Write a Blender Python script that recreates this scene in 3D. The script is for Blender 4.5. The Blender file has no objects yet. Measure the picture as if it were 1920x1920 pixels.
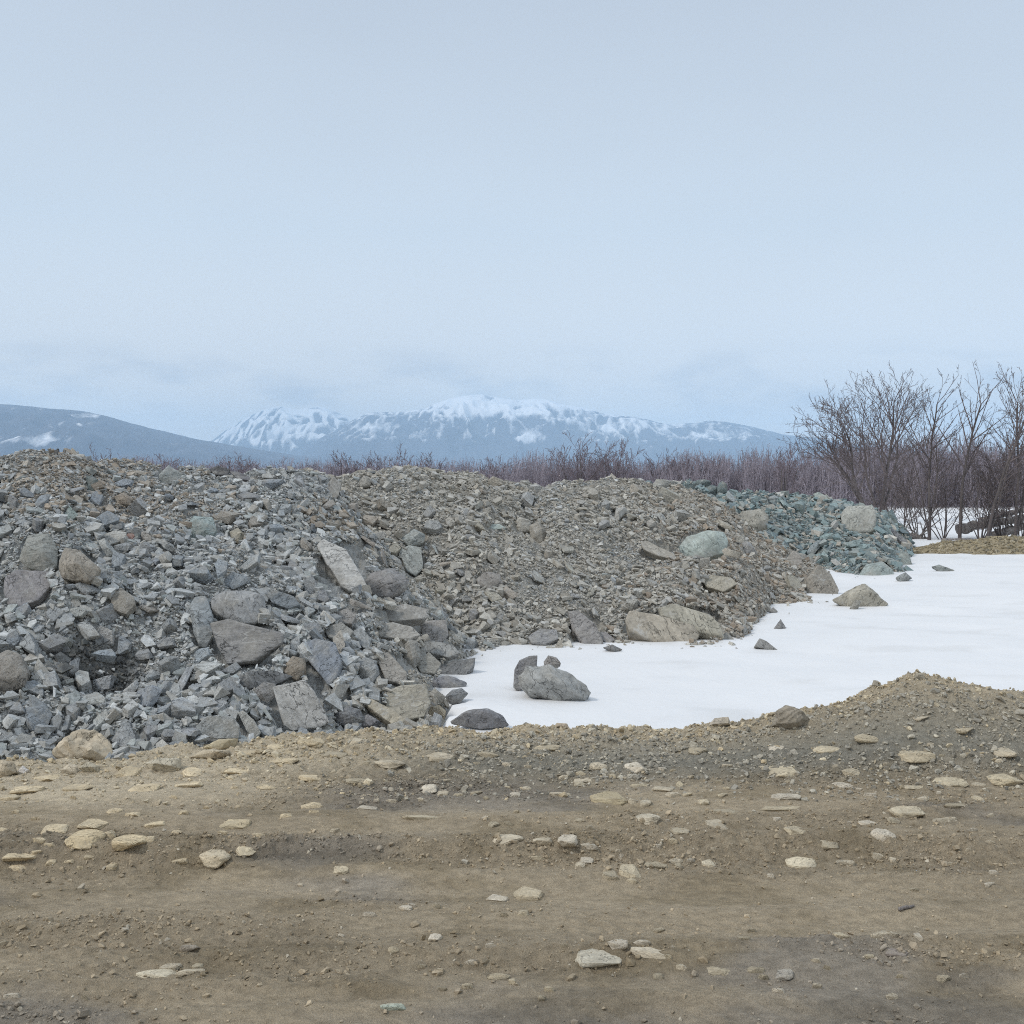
import bpy, bmesh, math, random
import numpy as np
from mathutils import Vector, Matrix

# ------------------------------------------------------------------ camera, sky, sun, exposure
SC = bpy.context.scene
COL = SC.collection
F, HY, CAMZ = 2059.0, 900.0, 1.7           # focal length and horizon in photo pixels, eye height in metres

cam = bpy.data.cameras.new('camera'); cam_o = bpy.data.objects.new('camera', cam); COL.objects.link(cam_o)
cam_o.location = (0, 0, CAMZ); cam_o.rotation_euler = (math.radians(90), 0, 0)
cam.sensor_fit = 'HORIZONTAL'; cam.sensor_width = 36.0; cam.lens = 36.0 * F / 1920.0
cam.shift_y = -60.0 / 1920.0
cam.clip_start = 0.1; cam.clip_end = 60000
SC.camera = cam_o

SUN_EL, SUN_DIR = math.radians(48), Vector((-0.62, -0.30, 0)).normalized()
to_sun = Vector((SUN_DIR.x * math.cos(SUN_EL), SUN_DIR.y * math.cos(SUN_EL), math.sin(SUN_EL)))
W = bpy.data.worlds.new('World'); SC.world = W; W.use_nodes = True
nt = W.node_tree; nt.nodes.clear()
def N(t, **kw):
    n = nt.nodes.new(t)
    for k, v in kw.items(): setattr(n, k, v)
    return n
def L(a, b): nt.links.new(a, b)
out = N('ShaderNodeOutputWorld'); bg = N('ShaderNodeBackground'); L(bg.outputs[0], out.inputs[0])
bg.inputs[1].default_value = 0.1
sky = N('ShaderNodeTexSky'); sky.sky_type = 'NISHITA'; sky.sun_disc = False
sky.sun_elevation = SUN_EL; sky.sun_rotation = math.atan2(to_sun.x, to_sun.y)
tc = N('ShaderNodeTexCoord'); sep = N('ShaderNodeSeparateXYZ'); L(tc.outputs['Generated'], sep.inputs[0])
ramp = N('ShaderNodeValToRGB'); L(sep.outputs['Z'], ramp.inputs[0])
SKYC = [(0.0, (.86, .79, .67)), (0.10, (.755, .735, .695)), (0.22, (.60, .655, .70)), (0.40, (.50, .555, .625)), (0.62, (.62, .70, .80)), (1.0, (.74, .81, .90))]
cr = ramp.color_ramp
while len(cr.elements) < len(SKYC): cr.elements.new(0.5)
for e, (p, c) in zip(cr.elements, SKYC): e.position = p; e.color = (*c, 1)
# soft grey cloud bank low above the hills and a faint mottling of the overcast
mp = N('ShaderNodeMapping'); mp.inputs['Scale'].default_value = (5.0, 5.0, 15.0); L(tc.outputs['Generated'], mp.inputs[0])
nz = N('ShaderNodeTexNoise'); nz.inputs['Scale'].default_value = 2.2; nz.inputs['Detail'].default_value = 5; L(mp.outputs[0], nz.inputs['Vector'])
nr = N('ShaderNodeMapRange'); nr.inputs['From Min'].default_value = 0.47; nr.inputs['From Max'].default_value = 0.66; L(nz.outputs[0], nr.inputs[0])
band = N('ShaderNodeValToRGB'); L(sep.outputs['Z'], band.inputs[0])
be = band.color_ramp.elements
be[0].position = 0.045; be[0].color = (0, 0, 0, 1); be[1].position = 0.072; be[1].color = (1, 1, 1, 1)
for p, v in ((0.094, 1.0), (0.125, 0.0)):
    e = be.new(p); e.color = (v, v, v, 1)
mul = N('ShaderNodeMath', operation='MULTIPLY'); L(nr.outputs[0], mul.inputs[0]); L(band.outputs[0], mul.inputs[1])
mul2 = N('ShaderNodeMath', operation='MULTIPLY'); L(mul.outputs[0], mul2.inputs[0]); mul2.inputs[1].default_value = 1.0
mixc = N('ShaderNodeMix', data_type='RGBA'); L(mul2.outputs[0], mixc.inputs['Factor']); L(ramp.outputs[0], mixc.inputs[6])
mixc.inputs[7].default_value = (.56, .565, .575, 1)
mp2 = N('ShaderNodeMapping'); mp2.inputs['Scale'].default_value = (1, 1, 2.5); L(tc.outputs['Generated'], mp2.inputs[0])
nz2 = N('ShaderNodeTexNoise'); nz2.inputs['Scale'].default_value = 2.6; nz2.inputs['Detail'].default_value = 3; L(mp2.outputs[0], nz2.inputs['Vector'])
mr2 = N('ShaderNodeMapRange'); mr2.inputs['From Min'].default_value = .3; mr2.inputs['From Max'].default_value = .7
mr2.inputs['To Min'].default_value = 9.75; mr2.inputs['To Max'].default_value = 10.25; L(nz2.outputs[0], mr2.inputs[0])
vm = N('ShaderNodeVectorMath', operation='SCALE'); L(mixc.outputs[2], vm.inputs[0]); L(mr2.outputs[0], vm.inputs['Scale'])
mixs = N('ShaderNodeMix', data_type='RGBA'); mixs.inputs['Factor'].default_value = 0.92
L(sky.outputs[0], mixs.inputs[6]); L(vm.outputs[0], mixs.inputs[7]); L(mixs.outputs[2], bg.inputs[0])

sun = bpy.data.lights.new('sun', 'SUN'); sun.energy = 1.5; sun.angle = math.radians(10); sun.color = (1.0, .95, .88)
sun_o = bpy.data.objects.new('sun', sun); COL.objects.link(sun_o)
sun_o.rotation_euler = to_sun.to_track_quat('Z', 'Y').to_euler()

SC.view_settings.view_transform = 'Standard'; SC.view_settings.look = 'None'
SC.view_settings.exposure = 0.18; SC.view_settings.gamma = 1.0; SC.view_settings.use_curve_mapping = False
cy = SC.cycles
cy.use_denoising = False; cy.max_bounces = 6; cy.diffuse_bounces = 3; cy.volume_bounces = 4; cy.glossy_bounces = 2
cy.filter_width = 1.05; cy.use_adaptive_sampling = False

# ------------------------------------------------------------------ helpers
def perm(seed):
    r = np.random.RandomState(seed); p = r.permutation(256); return np.concatenate([p, p, p])
_P = {}
def _fade(t): return t * t * t * (t * (t * 6 - 15) + 10)
def perlin2(x, y, seed=0):
    x = np.asarray(x, float); y = np.asarray(y, float)
    if seed not in _P: _P[seed] = perm(seed)
    p = _P[seed]
    xi = np.floor(x).astype(int); yi = np.floor(y).astype(int)
    fx = x - xi; fy = y - yi; xi = xi & 255; yi = yi & 255
    u = _fade(fx); v = _fade(fy)
    def g(ix, iy, dx, dy):
        h = p[p[ix & 255] + (iy & 255)] * (2 * np.pi / 256.0)
        return np.cos(h) * dx + np.sin(h) * dy
    a = g(xi, yi, fx, fy); b = g(xi + 1, yi, fx - 1, fy); c = g(xi, yi + 1, fx, fy - 1); d = g(xi + 1, yi + 1, fx - 1, fy - 1)
    return ((a + u * (b - a)) * (1 - v) + (c + u * (d - c)) * v) * 1.4
_G3 = np.random.RandomState(5).normal(size=(256, 3)); _G3 /= np.linalg.norm(_G3, axis=1)[:, None]
def perlin3(v, seed=0):
    v = np.asarray(v, float)
    if seed not in _P: _P[seed] = perm(seed)
    p = _P[seed]
    i = np.floor(v).astype(int); f = v - i; i = i & 255; u = _fade(f)
    r = 0
    for dx in (0, 1):
        for dy in (0, 1):
            for dz in (0, 1):
                h = p[p[p[(i[:, 0] + dx) & 255] + ((i[:, 1] + dy) & 255)] + ((i[:, 2] + dz) & 255)]
                w = (u[:, 0] if dx else 1 - u[:, 0]) * (u[:, 1] if dy else 1 - u[:, 1]) * (u[:, 2] if dz else 1 - u[:, 2])
                r = r + w * np.einsum('ij,ij->i', _G3[h], f - np.array([dx, dy, dz]))
    return r * 1.5
def fbm2(x, y, o=4, seed=0, gain=.5):
    s = 0; a = 1.0
    for k in range(o):
        s = s + a * perlin2(x * 2 ** k + 17.3 * k, y * 2 ** k - 9.1 * k, seed + k); a *= gain
    return s
def smooth(a, b, t):
    t = np.clip((t - a) / (b - a), 0, 1); return t * t * (3 - 2 * t)

def link(name, me, mat=None, parent=None):
    o = bpy.data.objects.new(name, me); COL.objects.link(o)
    if mat and not me.materials: me.materials.append(mat)
    if parent: o.parent = parent
    return o
def tag(o, label=None, cat=None, group=None, kind=None):
    if label: o['label'] = label
    if cat: o['category'] = cat
    if group: o['group'] = group
    if kind: o['kind'] = kind
    return o
def mesh_np(name, V, loops, sizes, col=None, lc=None, smooth_sh=False):
    """V (n,3); loops flat vertex indices; sizes per-polygon loop count (int or array)"""
    me = bpy.data.meshes.new(name)
    V = np.ascontiguousarray(V, np.float32); loops = np.ascontiguousarray(loops, np.int32)
    npoly = len(loops) // sizes if np.isscalar(sizes) else len(sizes)
    tot = np.full(npoly, sizes, np.int32) if np.isscalar(sizes) else np.asarray(sizes, np.int32)
    start = np.concatenate([[0], np.cumsum(tot)[:-1]]).astype(np.int32)
    me.vertices.add(len(V)); me.vertices.foreach_set('co', V.ravel())
    me.loops.add(len(loops)); me.loops.foreach_set('vertex_index', loops)
    me.polygons.add(npoly); me.polygons.foreach_set('loop_start', start)
    me.polygons.foreach_set('use_smooth', np.full(npoly, smooth_sh, bool))
    if col is not None:
        a = me.attributes.new('Col', 'FLOAT_COLOR', 'POINT')
        c = np.ones((len(V), 4), np.float32); c[:, :3] = col; a.data.foreach_set('color', c.ravel())
    if lc is not None:
        a = me.attributes.new('lc', 'FLOAT_VECTOR', 'POINT'); a.data.foreach_set('vector', np.ascontiguousarray(lc, np.float32).ravel())
    me.update(calc_edges=True); me.validate()
    return me
def grid_loops(nr, nc):
    i = np.arange(nr * nc).reshape(nr, nc)
    return np.stack([i[:-1, :-1], i[:-1, 1:], i[1:, 1:], i[1:, :-1]], -1).reshape(-1, 4)
def P(px, py, Y): return Vector(((px - 960) / F * Y, Y, CAMZ - (py - HY) / F * Y))

# ------------------------------------------------------------------ materials
def mat_new(name):
    m = bpy.data.materials.new(name); m.use_nodes = True
    t = m.node_tree; t.nodes.clear()
    o = t.nodes.new('ShaderNodeOutputMaterial'); b = t.nodes.new('ShaderNodeBsdfPrincipled')
    t.links.new(b.outputs[0], o.inputs[0])
    b.inputs['Roughness'].default_value = .9; b.inputs['Specular IOR Level'].default_value = .25
    return m, t, b
class NB:
    def __init__(s, t): s.t = t
    def n(s, ty, **kw):
        n = s.t.nodes.new(ty)
        for k, v in kw.items(): setattr(n, k, v)
        return n
    def l(s, a, b): s.t.links.new(a, b)
    def noise(s, vec, scale, detail=4, rough=.6, sc=(1, 1, 1)):
        m = s.n('ShaderNodeMapping'); m.inputs['Scale'].default_value = sc; s.l(vec, m.inputs[0])
        z = s.n('ShaderNodeTexNoise'); z.inputs['Scale'].default_value = scale; z.inputs['Detail'].default_value = detail
        z.inputs['Roughness'].default_value = rough; s.l(m.outputs[0], z.inputs['Vector']); return z.outputs[0]
    def mr(s, v, a, b, c, d):
        r = s.n('ShaderNodeMapRange')
        for i, x in zip((1, 2, 3, 4), (a, b, c, d)): r.inputs[i].default_value = x
        s.l(v, r.inputs[0]); return r.outputs[0]
    def math(s, op, a, b):
        m = s.n('ShaderNodeMath', operation=op)
        for i, x in enumerate((a, b)):
            if isinstance(x, (int, float)): m.inputs[i].default_value = x
            else: s.l(x, m.inputs[i])
        return m.outputs[0]
    def scale(s, c, f):
        m = s.n('ShaderNodeVectorMath', operation='SCALE'); s.l(c, m.inputs[0]); s.l(f, m.inputs['Scale']); return m.outputs[0]
    def mix(s, f, a, b):
        m = s.n('ShaderNodeMix', data_type='RGBA')
        if isinstance(f, (int, float)): m.inputs['Factor'].default_value = f
        else: s.l(f, m.inputs['Factor'])
        for i, x in ((6, a), (7, b)):
            if isinstance(x, tuple): m.inputs[i].default_value = (*x, 1)
            else: s.l(x, m.inputs[i])
        return m.outputs[2]
    def bump(s, h, strength, dist):
        b = s.n('ShaderNodeBump'); b.inputs['Strength'].default_value = strength; b.inputs['Distance'].default_value = dist
        s.l(h, b.inputs['Height']); return b.outputs[0]

def rock_mat(name, src, k=1.0, fol=10.0, dust=(.33, .31, .27), dustf=.30, bumpd=.02, vein=.5):
    """src 'object': Object coords + Object Info colour; 'attr': lc / Col attributes"""
    m, t, b = mat_new(name); q = NB(t)
    if src == 'object':
        tcn = q.n('ShaderNodeTexCoord'); vec0 = tcn.outputs['Object']; oi = q.n('ShaderNodeObjectInfo'); colr = oi.outputs['Color']
        off = q.n('ShaderNodeVectorMath', operation='ADD'); q.l(vec0, off.inputs[0]); q.l(q.math('MULTIPLY', oi.outputs['Random'], 37.0), off.inputs[1])
        vr = q.n('ShaderNodeVectorRotate', rotation_type='AXIS_ANGLE'); vr.inputs['Axis'].default_value = (.45, .8, .3); q.l(off.outputs[0], vr.inputs['Vector'])
        q.l(q.math('SUBTRACT', q.math('MULTIPLY', oi.outputs['Random'], 2.6), 1.1), vr.inputs['Angle']); vec = vr.outputs[0]
    else:
        a = q.n('ShaderNodeAttribute', attribute_name='lc'); vec = a.outputs['Vector']
        c = q.n('ShaderNodeAttribute', attribute_name='Col'); colr = c.outputs['Color']
    folz = q.noise(vec, 1.0 * k, 5, .65, (1.6, 1.6, fol))
    blot = q.noise(vec, 2.2 * k, 4, .6)
    fine = q.noise(vec, 16 * k, 5, .7)
    c1 = q.scale(colr, q.mr(folz, .3, .7, .72, 1.22))
    c2 = q.mix(q.mr(blot, .48, .72, 0, dustf * 2), c1, dust)
    c3 = q.scale(c2, q.mr(fine, .25, .75, .66, 1.30))
    vn = q.noise(vec, 1.7 * k, 3, .5, (1, 1, 2.2))
    line = q.mr(q.math('ABSOLUTE', q.math('SUBTRACT', vn, .5), 0), .004, .016, vein, 0)
    c4 = q.mix(q.math('MULTIPLY', line, q.mr(blot, .45, .6, 0, 1)), c3, (.5, .5, .48))
    cn = q.noise(vec, 2.6 * k, 4, .55, (1.3, 1, 2.6))
    crack = q.mr(q.math('ABSOLUTE', q.math('SUBTRACT', cn, .5), 0), .002, .014, 1, 0)
    crack = q.math('MULTIPLY', crack, q.mr(blot, .38, .55, 1, .15))
    c4 = q.scale(c4, q.mr(crack, 0, 1, 1, .42 if src == 'object' else .8))
    q.l(c4, b.inputs['Base Color'])
    h = q.math('SUBTRACT', q.math('ADD', q.math('MULTIPLY', folz, .7), q.math('MULTIPLY', fine, .5)), q.math('MULTIPLY', crack, .5))
    q.l(q.bump(h, .8, bumpd), b.inputs['Normal'])
    return m
M_ROCK = rock_mat('slate_rock', 'object', bumpd=.028)
M_RUB = rock_mat('rubble_rock', 'attr', k=1.0, fol=9, vein=.0, bumpd=.008, dust=(.27, .255, .22), dustf=.25)
M_STONE = rock_mat('road_cobble', 'object', k=.8, fol=3, dust=(.40, .345, .25), dustf=.28, vein=.15, bumpd=.01)

def ground_mat(name, s1=18, bump=.5, dist=.02, var=.3):
    m, t, b = mat_new(name); q = NB(t)
    c = q.n('ShaderNodeAttribute', attribute_name='Col'); tcn = q.n('ShaderNodeTexCoord'); v = tcn.outputs['Object']
    big = q.noise(v, 1.1, 5, .65, (.55, 1.3, 1)); mid = q.noise(v, s1, 6, .72, (.7, 1.2, 1)); fn = q.noise(v, s1 * 6, 4, .7)
    c1 = q.scale(c.outputs['Color'], q.mr(big, .3, .7, 1 - var, 1 + var * .8))
    c2 = q.scale(c1, q.mr(mid, .28, .72, .66, 1.28))
    c3 = q.scale(c2, q.mr(fn, .28, .72, .85, 1.14))
    q.l(c3, b.inputs['Base Color'])
    q.l(q.bump(q.math('ADD', mid, q.math('MULTIPLY', fn, .4)), bump, dist), b.inputs['Normal'])
    return m
M_ROAD = ground_mat('mud_road', 26, 1.0, .030, .16)
M_GRAV = ground_mat('gravel', 30, .5, .01, .15)

def snow_mat():
    m, t, b = mat_new('old_snow'); q = NB(t)
    tcn = q.n('ShaderNodeTexCoord'); v = tcn.outputs['Object']
    a = q.noise(v, .5, 5, .6, (1, 1, 1)); f = q.noise(v, 9, 5, .65)
    dirt = q.noise(v, 2.2, 6, .75)
    c = q.mix(q.mr(a, .3, .7, 0, 1), (.735, .735, .735), (.80, .795, .79))
    c = q.mix(q.mr(dirt, .62, .78, 0, .25), c, (.60, .575, .53))
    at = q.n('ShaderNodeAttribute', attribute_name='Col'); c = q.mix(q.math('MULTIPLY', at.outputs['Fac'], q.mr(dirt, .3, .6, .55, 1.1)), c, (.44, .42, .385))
    q.l(c, b.inputs['Base Color']); b.inputs['Roughness'].default_value = .65
    q.l(q.bump(q.math('ADD', f, q.math('MULTIPLY', a, 2.0)), .35, .03), b.inputs['Normal'])
    return m
M_SNOW = snow_mat()

def bark_mat(name, col):
    m, t, b = mat_new(name); q = NB(t)
    tcn = q.n('ShaderNodeTexCoord'); f = q.noise(tcn.outputs['Object'], 5, 4, .7, (1, 1, .3))
    c = q.n('ShaderNodeRGB'); c.outputs[0].default_value = (*col, 1)
    q.l(q.scale(c.outputs[0], q.mr(f, .3, .7, .6, 1.35)), b.inputs['Base Color'])
    q.l(q.bump(f, .5, .01), b.inputs['Normal'])
    return m
M_BARK = bark_mat('grey_bark', (.115, .098, .094))
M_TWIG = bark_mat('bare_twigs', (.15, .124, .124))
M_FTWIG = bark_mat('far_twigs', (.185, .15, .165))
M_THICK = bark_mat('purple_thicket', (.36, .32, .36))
M_DEAD = bark_mat('dead_wood', (.25, .225, .21))

def mount_mat():
    m, t, b = mat_new('mountain_slope'); q = NB(t)
    s = q.n('ShaderNodeAttribute', attribute_name='Col'); tcn = q.n('ShaderNodeTexCoord')
    f = q.noise(tcn.outputs['Object'], .012, 6, .7, (1, .25, .5)); f2 = q.noise(tcn.outputs['Object'], .04, 4, .7, (1, .3, .5))
    sx = q.n('ShaderNodeSeparateXYZ'); q.l(s.outputs['Color'], sx.inputs[0])
    k = q.math('ADD', sx.outputs[0], q.math('ADD', q.mr(f, .3, .7, -.13, .13), q.mr(f2, .3, .7, -.10, .10)))
    base = q.mix(q.mr(f, .35, .65, 0, 1), (.030, .036, .060), (.060, .062, .082))  # blue of the distant haze partly mixed into the dark slope colours
    q.l(q.mix(q.mr(k, .38, .64, 0, .94), base, (.82, .82, .83)), b.inputs['Base Color'])
    return m
M_MOUNT = mount_mat()
def plain_mat():
    m, t, b = mat_new('winter_plain'); q = NB(t)
    tcn = q.n('ShaderNodeTexCoord'); f = q.noise(tcn.outputs['Object'], .02, 6, .7)
    q.l(q.mix(q.mr(f, .36, .46, 0, 1), (.16, .14, .13), (.80, .80, .81)), b.inputs['Base Color']); return m  # snow cover widened so the ground bounces light into the haze
M_PLAIN = plain_mat()

# ------------------------------------------------------------------ terrain heights
def Ysnow(py, z=.03): return (CAMZ - z) * F / (py - HY)
def tab(pts): return np.array([p[0] for p in pts], float), np.array([p[1] for p in pts], float)
SEG = {}
def mound_def(key, toe, crest, back=4.5):
    tx, tp = tab(toe); cx, cp = tab([(a, b) for a, b, c in crest]); _, cY = tab([(a, c) for a, b, c in crest])
    SEG[key] = (tx, np.array([Ysnow(v) for v in tp]), cx, CAMZ - (cp - HY) / F * cY, cY, back)
mound_def('grey',
    [(-900, 1400), (-100, 1405), (200, 1405), (450, 1392), (620, 1388), (750, 1374), (815, 1345), (850, 1292), (872, 1250), (895, 1215), (960, 1205)],
    [(-900, 940, 11), (-300, 870, 11), (0, 880, 11.4), (60, 868, 11.4), (120, 869, 11.5), (200, 886, 12), (330, 886, 12.6), (400, 890, 13), (470, 880, 13.4), (560, 888, 14),
     (620, 912, 14.0), (700, 1000, 13.2), (790, 1092, 12.6), (870, 1165, 12.6), (930, 1192, 12.8), (960, 1195, 13)], 3.2)
mound_def('tan',
    [(480, 1200), (640, 1205), (880, 1212), (1050, 1212), (1170, 1196), (1300, 1208), (1385, 1194), (1418, 1168), (1450, 1134), (1500, 1126), (1568, 1124), (1600, 1090)],
    [(480, 905, 14.6), (560, 893, 14.6), (640, 894, 14.9), (760, 884, 15.6), (900, 892, 16.8), (950, 910, 17.4), (1000, 921, 18), (1080, 910, 19), (1180, 914, 20), (1250, 920, 21), (1300, 930, 21), (1370, 965, 20.6), (1440, 1022, 19.6), (1520, 1066, 19), (1580, 1095, 18.6)])
mound_def('teal',
    [(1120, 1085), (1400, 1085), (1500, 1066), (1560, 1072), (1620, 1084), (1690, 1078), (1718, 1052), (1745, 1028)],
    [(1120, 940, 24), (1180, 925, 24), (1260, 913, 25), (1320, 912, 25), (1370, 930, 25.3), (1460, 932, 25.6), (1550, 944, 26), (1640, 962, 26.5), (1690, 1000, 27), (1730, 1024, 27.6)])
PIT = []          # hollows, found on the surface below
def mound_h(key, x, y, rough=True):
    x = np.asarray(x, float); y = np.asarray(y, float)
    tx, tY, cx, cZ, cY, back = SEG[key]
    px = x / np.maximum(y, .1) * F + 960
    wob = fbm2(x * 1.3, y * 1.3, 3, 40) * .25 + (.22 * perlin2(x * 2.4, y * 1.2, 47) if key != 'grey' else 0)
    T = np.interp(px, tx, tY) + wob; C = np.interp(px, cx, cY); Z = np.interp(px, cx, cZ)
    C = np.maximum(C, T + 1.0)
    s = (y - T) / (C - T)
    h = np.where(s < 0, (y - T) * .45, Z * np.sin(np.pi / 2 * np.clip(s, 0, 1)) ** .92)
    sb = (y - C) / back
    h = np.where(s > 1, Z * (1 - np.clip(sb, 0, 1.4) ** 1.7), h)
    edge = np.minimum(np.maximum(px - tx[0], 0), np.maximum(tx[-1] - px, 0)) / 60.0
    h = np.where(edge < 1, h - (1 - np.clip(edge, 0, 1)) ** 2 * 1.2, h)
    if rough:
        k = np.clip(s * 3, .12, 1)
        h = h + k * (.16 * perlin2(x * .75 + 3, y * .75, 50) + .10 * (perlin2(x * 1.9, y * 1.9, 51)) + .06 * (.5 - np.abs(perlin2(x * 4.3, y * 4.3, 52))))
        h = h + .04 * (.3 - np.abs(perlin2(x * 10, y * 10, 53))) + .02 * perlin2(x * 24, y * 24, 54)
    if key == 'grey':
        for c, (rx, ry, d) in zip(list(PIT), ((.30, .22, .12), (.24, .25, .12))):
            h = h - d * np.exp(-((x - c.x) / rx) ** 2 - ((y - c.y) / ry) ** 2)
    return h
def pile_h(x, y, rough=True):
    return np.maximum.reduce([mound_h(k, x, y, rough) for k in SEG])

BERM_X, BERM_PY = tab([(-400, 1425), (0, 1432), (90, 1425), (250, 1412), (450, 1392), (640, 1374), (820, 1366), (1000, 1364), (1150, 1366), (1320, 1362), (1400, 1352), (1500, 1338),
                       (1580, 1316), (1640, 1284), (1720, 1272), (1800, 1277), (1880, 1292), (1960, 1312), (2100, 1350), (2400, 1372)])
def berm_crest(px):
    Yc = np.interp(px, [-400, 0, 300, 640, 1400, 2400], [6.55, 6.55, 6.7, 7.0, 7.0, 6.9])
    return Yc, CAMZ - (np.interp(px, BERM_X, BERM_PY) - HY) / F * Yc
RUTS = [(3.42, .05, .085, .020, 1), (3.78, -.04, .07, .014, 2), (4.12, .09, .09, .018, 3), (4.62, -.05, .10, .020, 4), (5.22, .03, .08, .014, 5), (5.52, -.06, .07, .010, 6)]
def lip_y(x): return 4.86 + .05 * np.sin(x * 1.1 + .4) + .06 * perlin2(x * .9, x * 0 + .5, 61) - .05 * x / 2.5
def road_h(x, y, fine=True):
    x = np.asarray(x, float); y = np.asarray(y, float)
    px = np.clip(x / np.maximum(y, 1.0) * F + 960, -2500, 4400)
    Yc, Zc = berm_crest(px)
    z = .055 * smooth(0, .16, y - lip_y(x)) + .012 * fbm2(x * .7, y * 1.1, 3, 60)
    z = z - .02 * np.exp(-((y - 4.45 + .09 * x) / .16) ** 2) - .018 * np.exp(-((y - 3.62 - .03 * x) / .14) ** 2) + .012 * np.exp(-((y - 4.05 + .06 * x) / .12) ** 2)
    for y0, sl, w_, a_, ph in RUTS:                       # wheel tracks
        c_ = y0 + sl * x + .04 * np.sin(x * 1.3 + ph); e_ = (y - c_) / w_
        z = z - a_ * np.exp(-e_ ** 2) + .55 * a_ * np.exp(-((np.abs(e_) - 1.9) / .6) ** 2)
        z = z + .0045 * np.sin((x + (y - c_) * np.sign(y - c_) * 1.2) * 2 * np.pi / .085) * np.exp(-(e_ * .8) ** 4) * smooth(-.1, .35, perlin2(x * .8 + ph, y * 0 + ph, 68))
    rise = np.clip((y - 5.75) / (Yc - 5.75), 0, 1)
    rise = rise * rise * (3 - 2 * rise)
    z = np.where(y < Yc, z * (1 - rise) + Zc * rise, Zc - (np.maximum(y - Yc, 0)) * .55)
    if fine:
        rg = road_rough(x, y)
        z = z + (.010 * fbm2(x * 6, y * 9, 3, 63) + .011 * (np.abs(perlin2(x * 17, y * 24, 64)) - .3) + .0065 * perlin2(x * 38, y * 42, 65)) * rg
        up = np.exp(-((y - Yc) / .45) ** 2)
        z = z + up * (.05 * perlin2(x * 2.6, y * 2, 66) + .03 * perlin2(x * 7, y * 7, 67))
    return z
def road_rough(x, y):
    r = .55 + .9 * smooth(-.25, .45, fbm2(x * .55 + 4, y * 2.1, 3, 70))
    r = r * (1 - .75 * np.exp(-((y - 4.52 + .08 * x) / .20) ** 2 ) * smooth(-.5, .6, x * .5 + .4)) 
    r = r + 1.0 * np.exp(-((y - lip_y(x) - .1) / .12) ** 2) + .9 * smooth(5.7, 6.3, y)
    return r
def snow_h(x, y):
    px = x / np.maximum(y, .1) * F + 960
    return -.28 * smooth(856, 806, px + 26 * perlin2(x * 5, y * 5, 81)) * smooth(8.9, 8.3, y) + .028 + .045 * fbm2(x * .28, y * .35, 3, 80) + .014 * perlin2(x * 1.1, y * 1.9, 83) + .006 * perlin2(x * 3.2, y * 4.4, 84) + .0008 * np.maximum(y - 12, 0)
def ground_h(x, y):
    h = np.maximum(snow_h(x, y), pile_h(x, y))
    return np.where(y < 8.6, np.maximum(road_h(x, y), np.where(y > 7.2, h, np.where(y > 6.2, pile_h(x, y), -1))), h)

_ys = np.concatenate([np.arange(2.6, 9, .012), np.arange(9, 16, .03), np.arange(16, 45, .06)])
def hit(px, py):
    """first ground point seen along the ray through a photo pixel"""
    for k in range(60):
        Y = _ys; x = (px - 960) / F * Y; z = CAMZ - (py - HY) / F * Y
        d = ground_h(x, Y) - z
        i = np.argmax(d > 0)
        if d[i] > 0: return Vector((x[i], Y[i], z[i]))
        py += 3
    return P(px, py, 20)

PIT += [c for c in [hit(190, 1238), hit(660, 1345)]]

# ------------------------------------------------------------------ far ground, snow field, road
def grid_obj(name, xs, ys, fz, mat, colf=None, sm=True):
    X, Yv = np.meshgrid(xs, ys); Z = fz(X, Yv)
    V = np.stack([X, Yv, Z], -1).reshape(-1, 3)
    me = mesh_np(name, V, grid_loops(len(ys), len(xs)).ravel(), 4, colf(X, Yv).reshape(-1, 3) if colf else None, None, sm)
    return link(name, me, mat)
gx = np.array([-9000, -2000, -400, -100, 0, 100, 400, 2000, 9000.]); gy = np.array([-250, -50, 0, 40, 100, 400, 2000, 6000, 13000.])
tag(grid_obj('ground', gx, gy, lambda x, y: x * 0 - .55, M_PLAIN), 'brown plain reaching to the mountains, snow added to brighten the haze', None, None, 'structure')

sx = np.concatenate([np.arange(-62, -14, 2.0), np.arange(-14, 16, .12), np.arange(16, 64, 2.0)])
sy = np.concatenate([np.arange(6.9, 16, .08), np.arange(16, 34, .2), np.arange(34, 71, 1.0)])
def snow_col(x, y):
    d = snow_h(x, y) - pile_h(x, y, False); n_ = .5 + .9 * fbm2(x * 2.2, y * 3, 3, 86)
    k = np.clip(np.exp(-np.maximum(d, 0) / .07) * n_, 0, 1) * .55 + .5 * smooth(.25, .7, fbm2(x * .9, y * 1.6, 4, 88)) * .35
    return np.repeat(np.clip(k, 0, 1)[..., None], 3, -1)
tag(grid_obj('snow', sx, sy, snow_h, M_SNOW, snow_col), 'smooth white old snow lying between rubble and road', None, None, 'structure')

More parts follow.
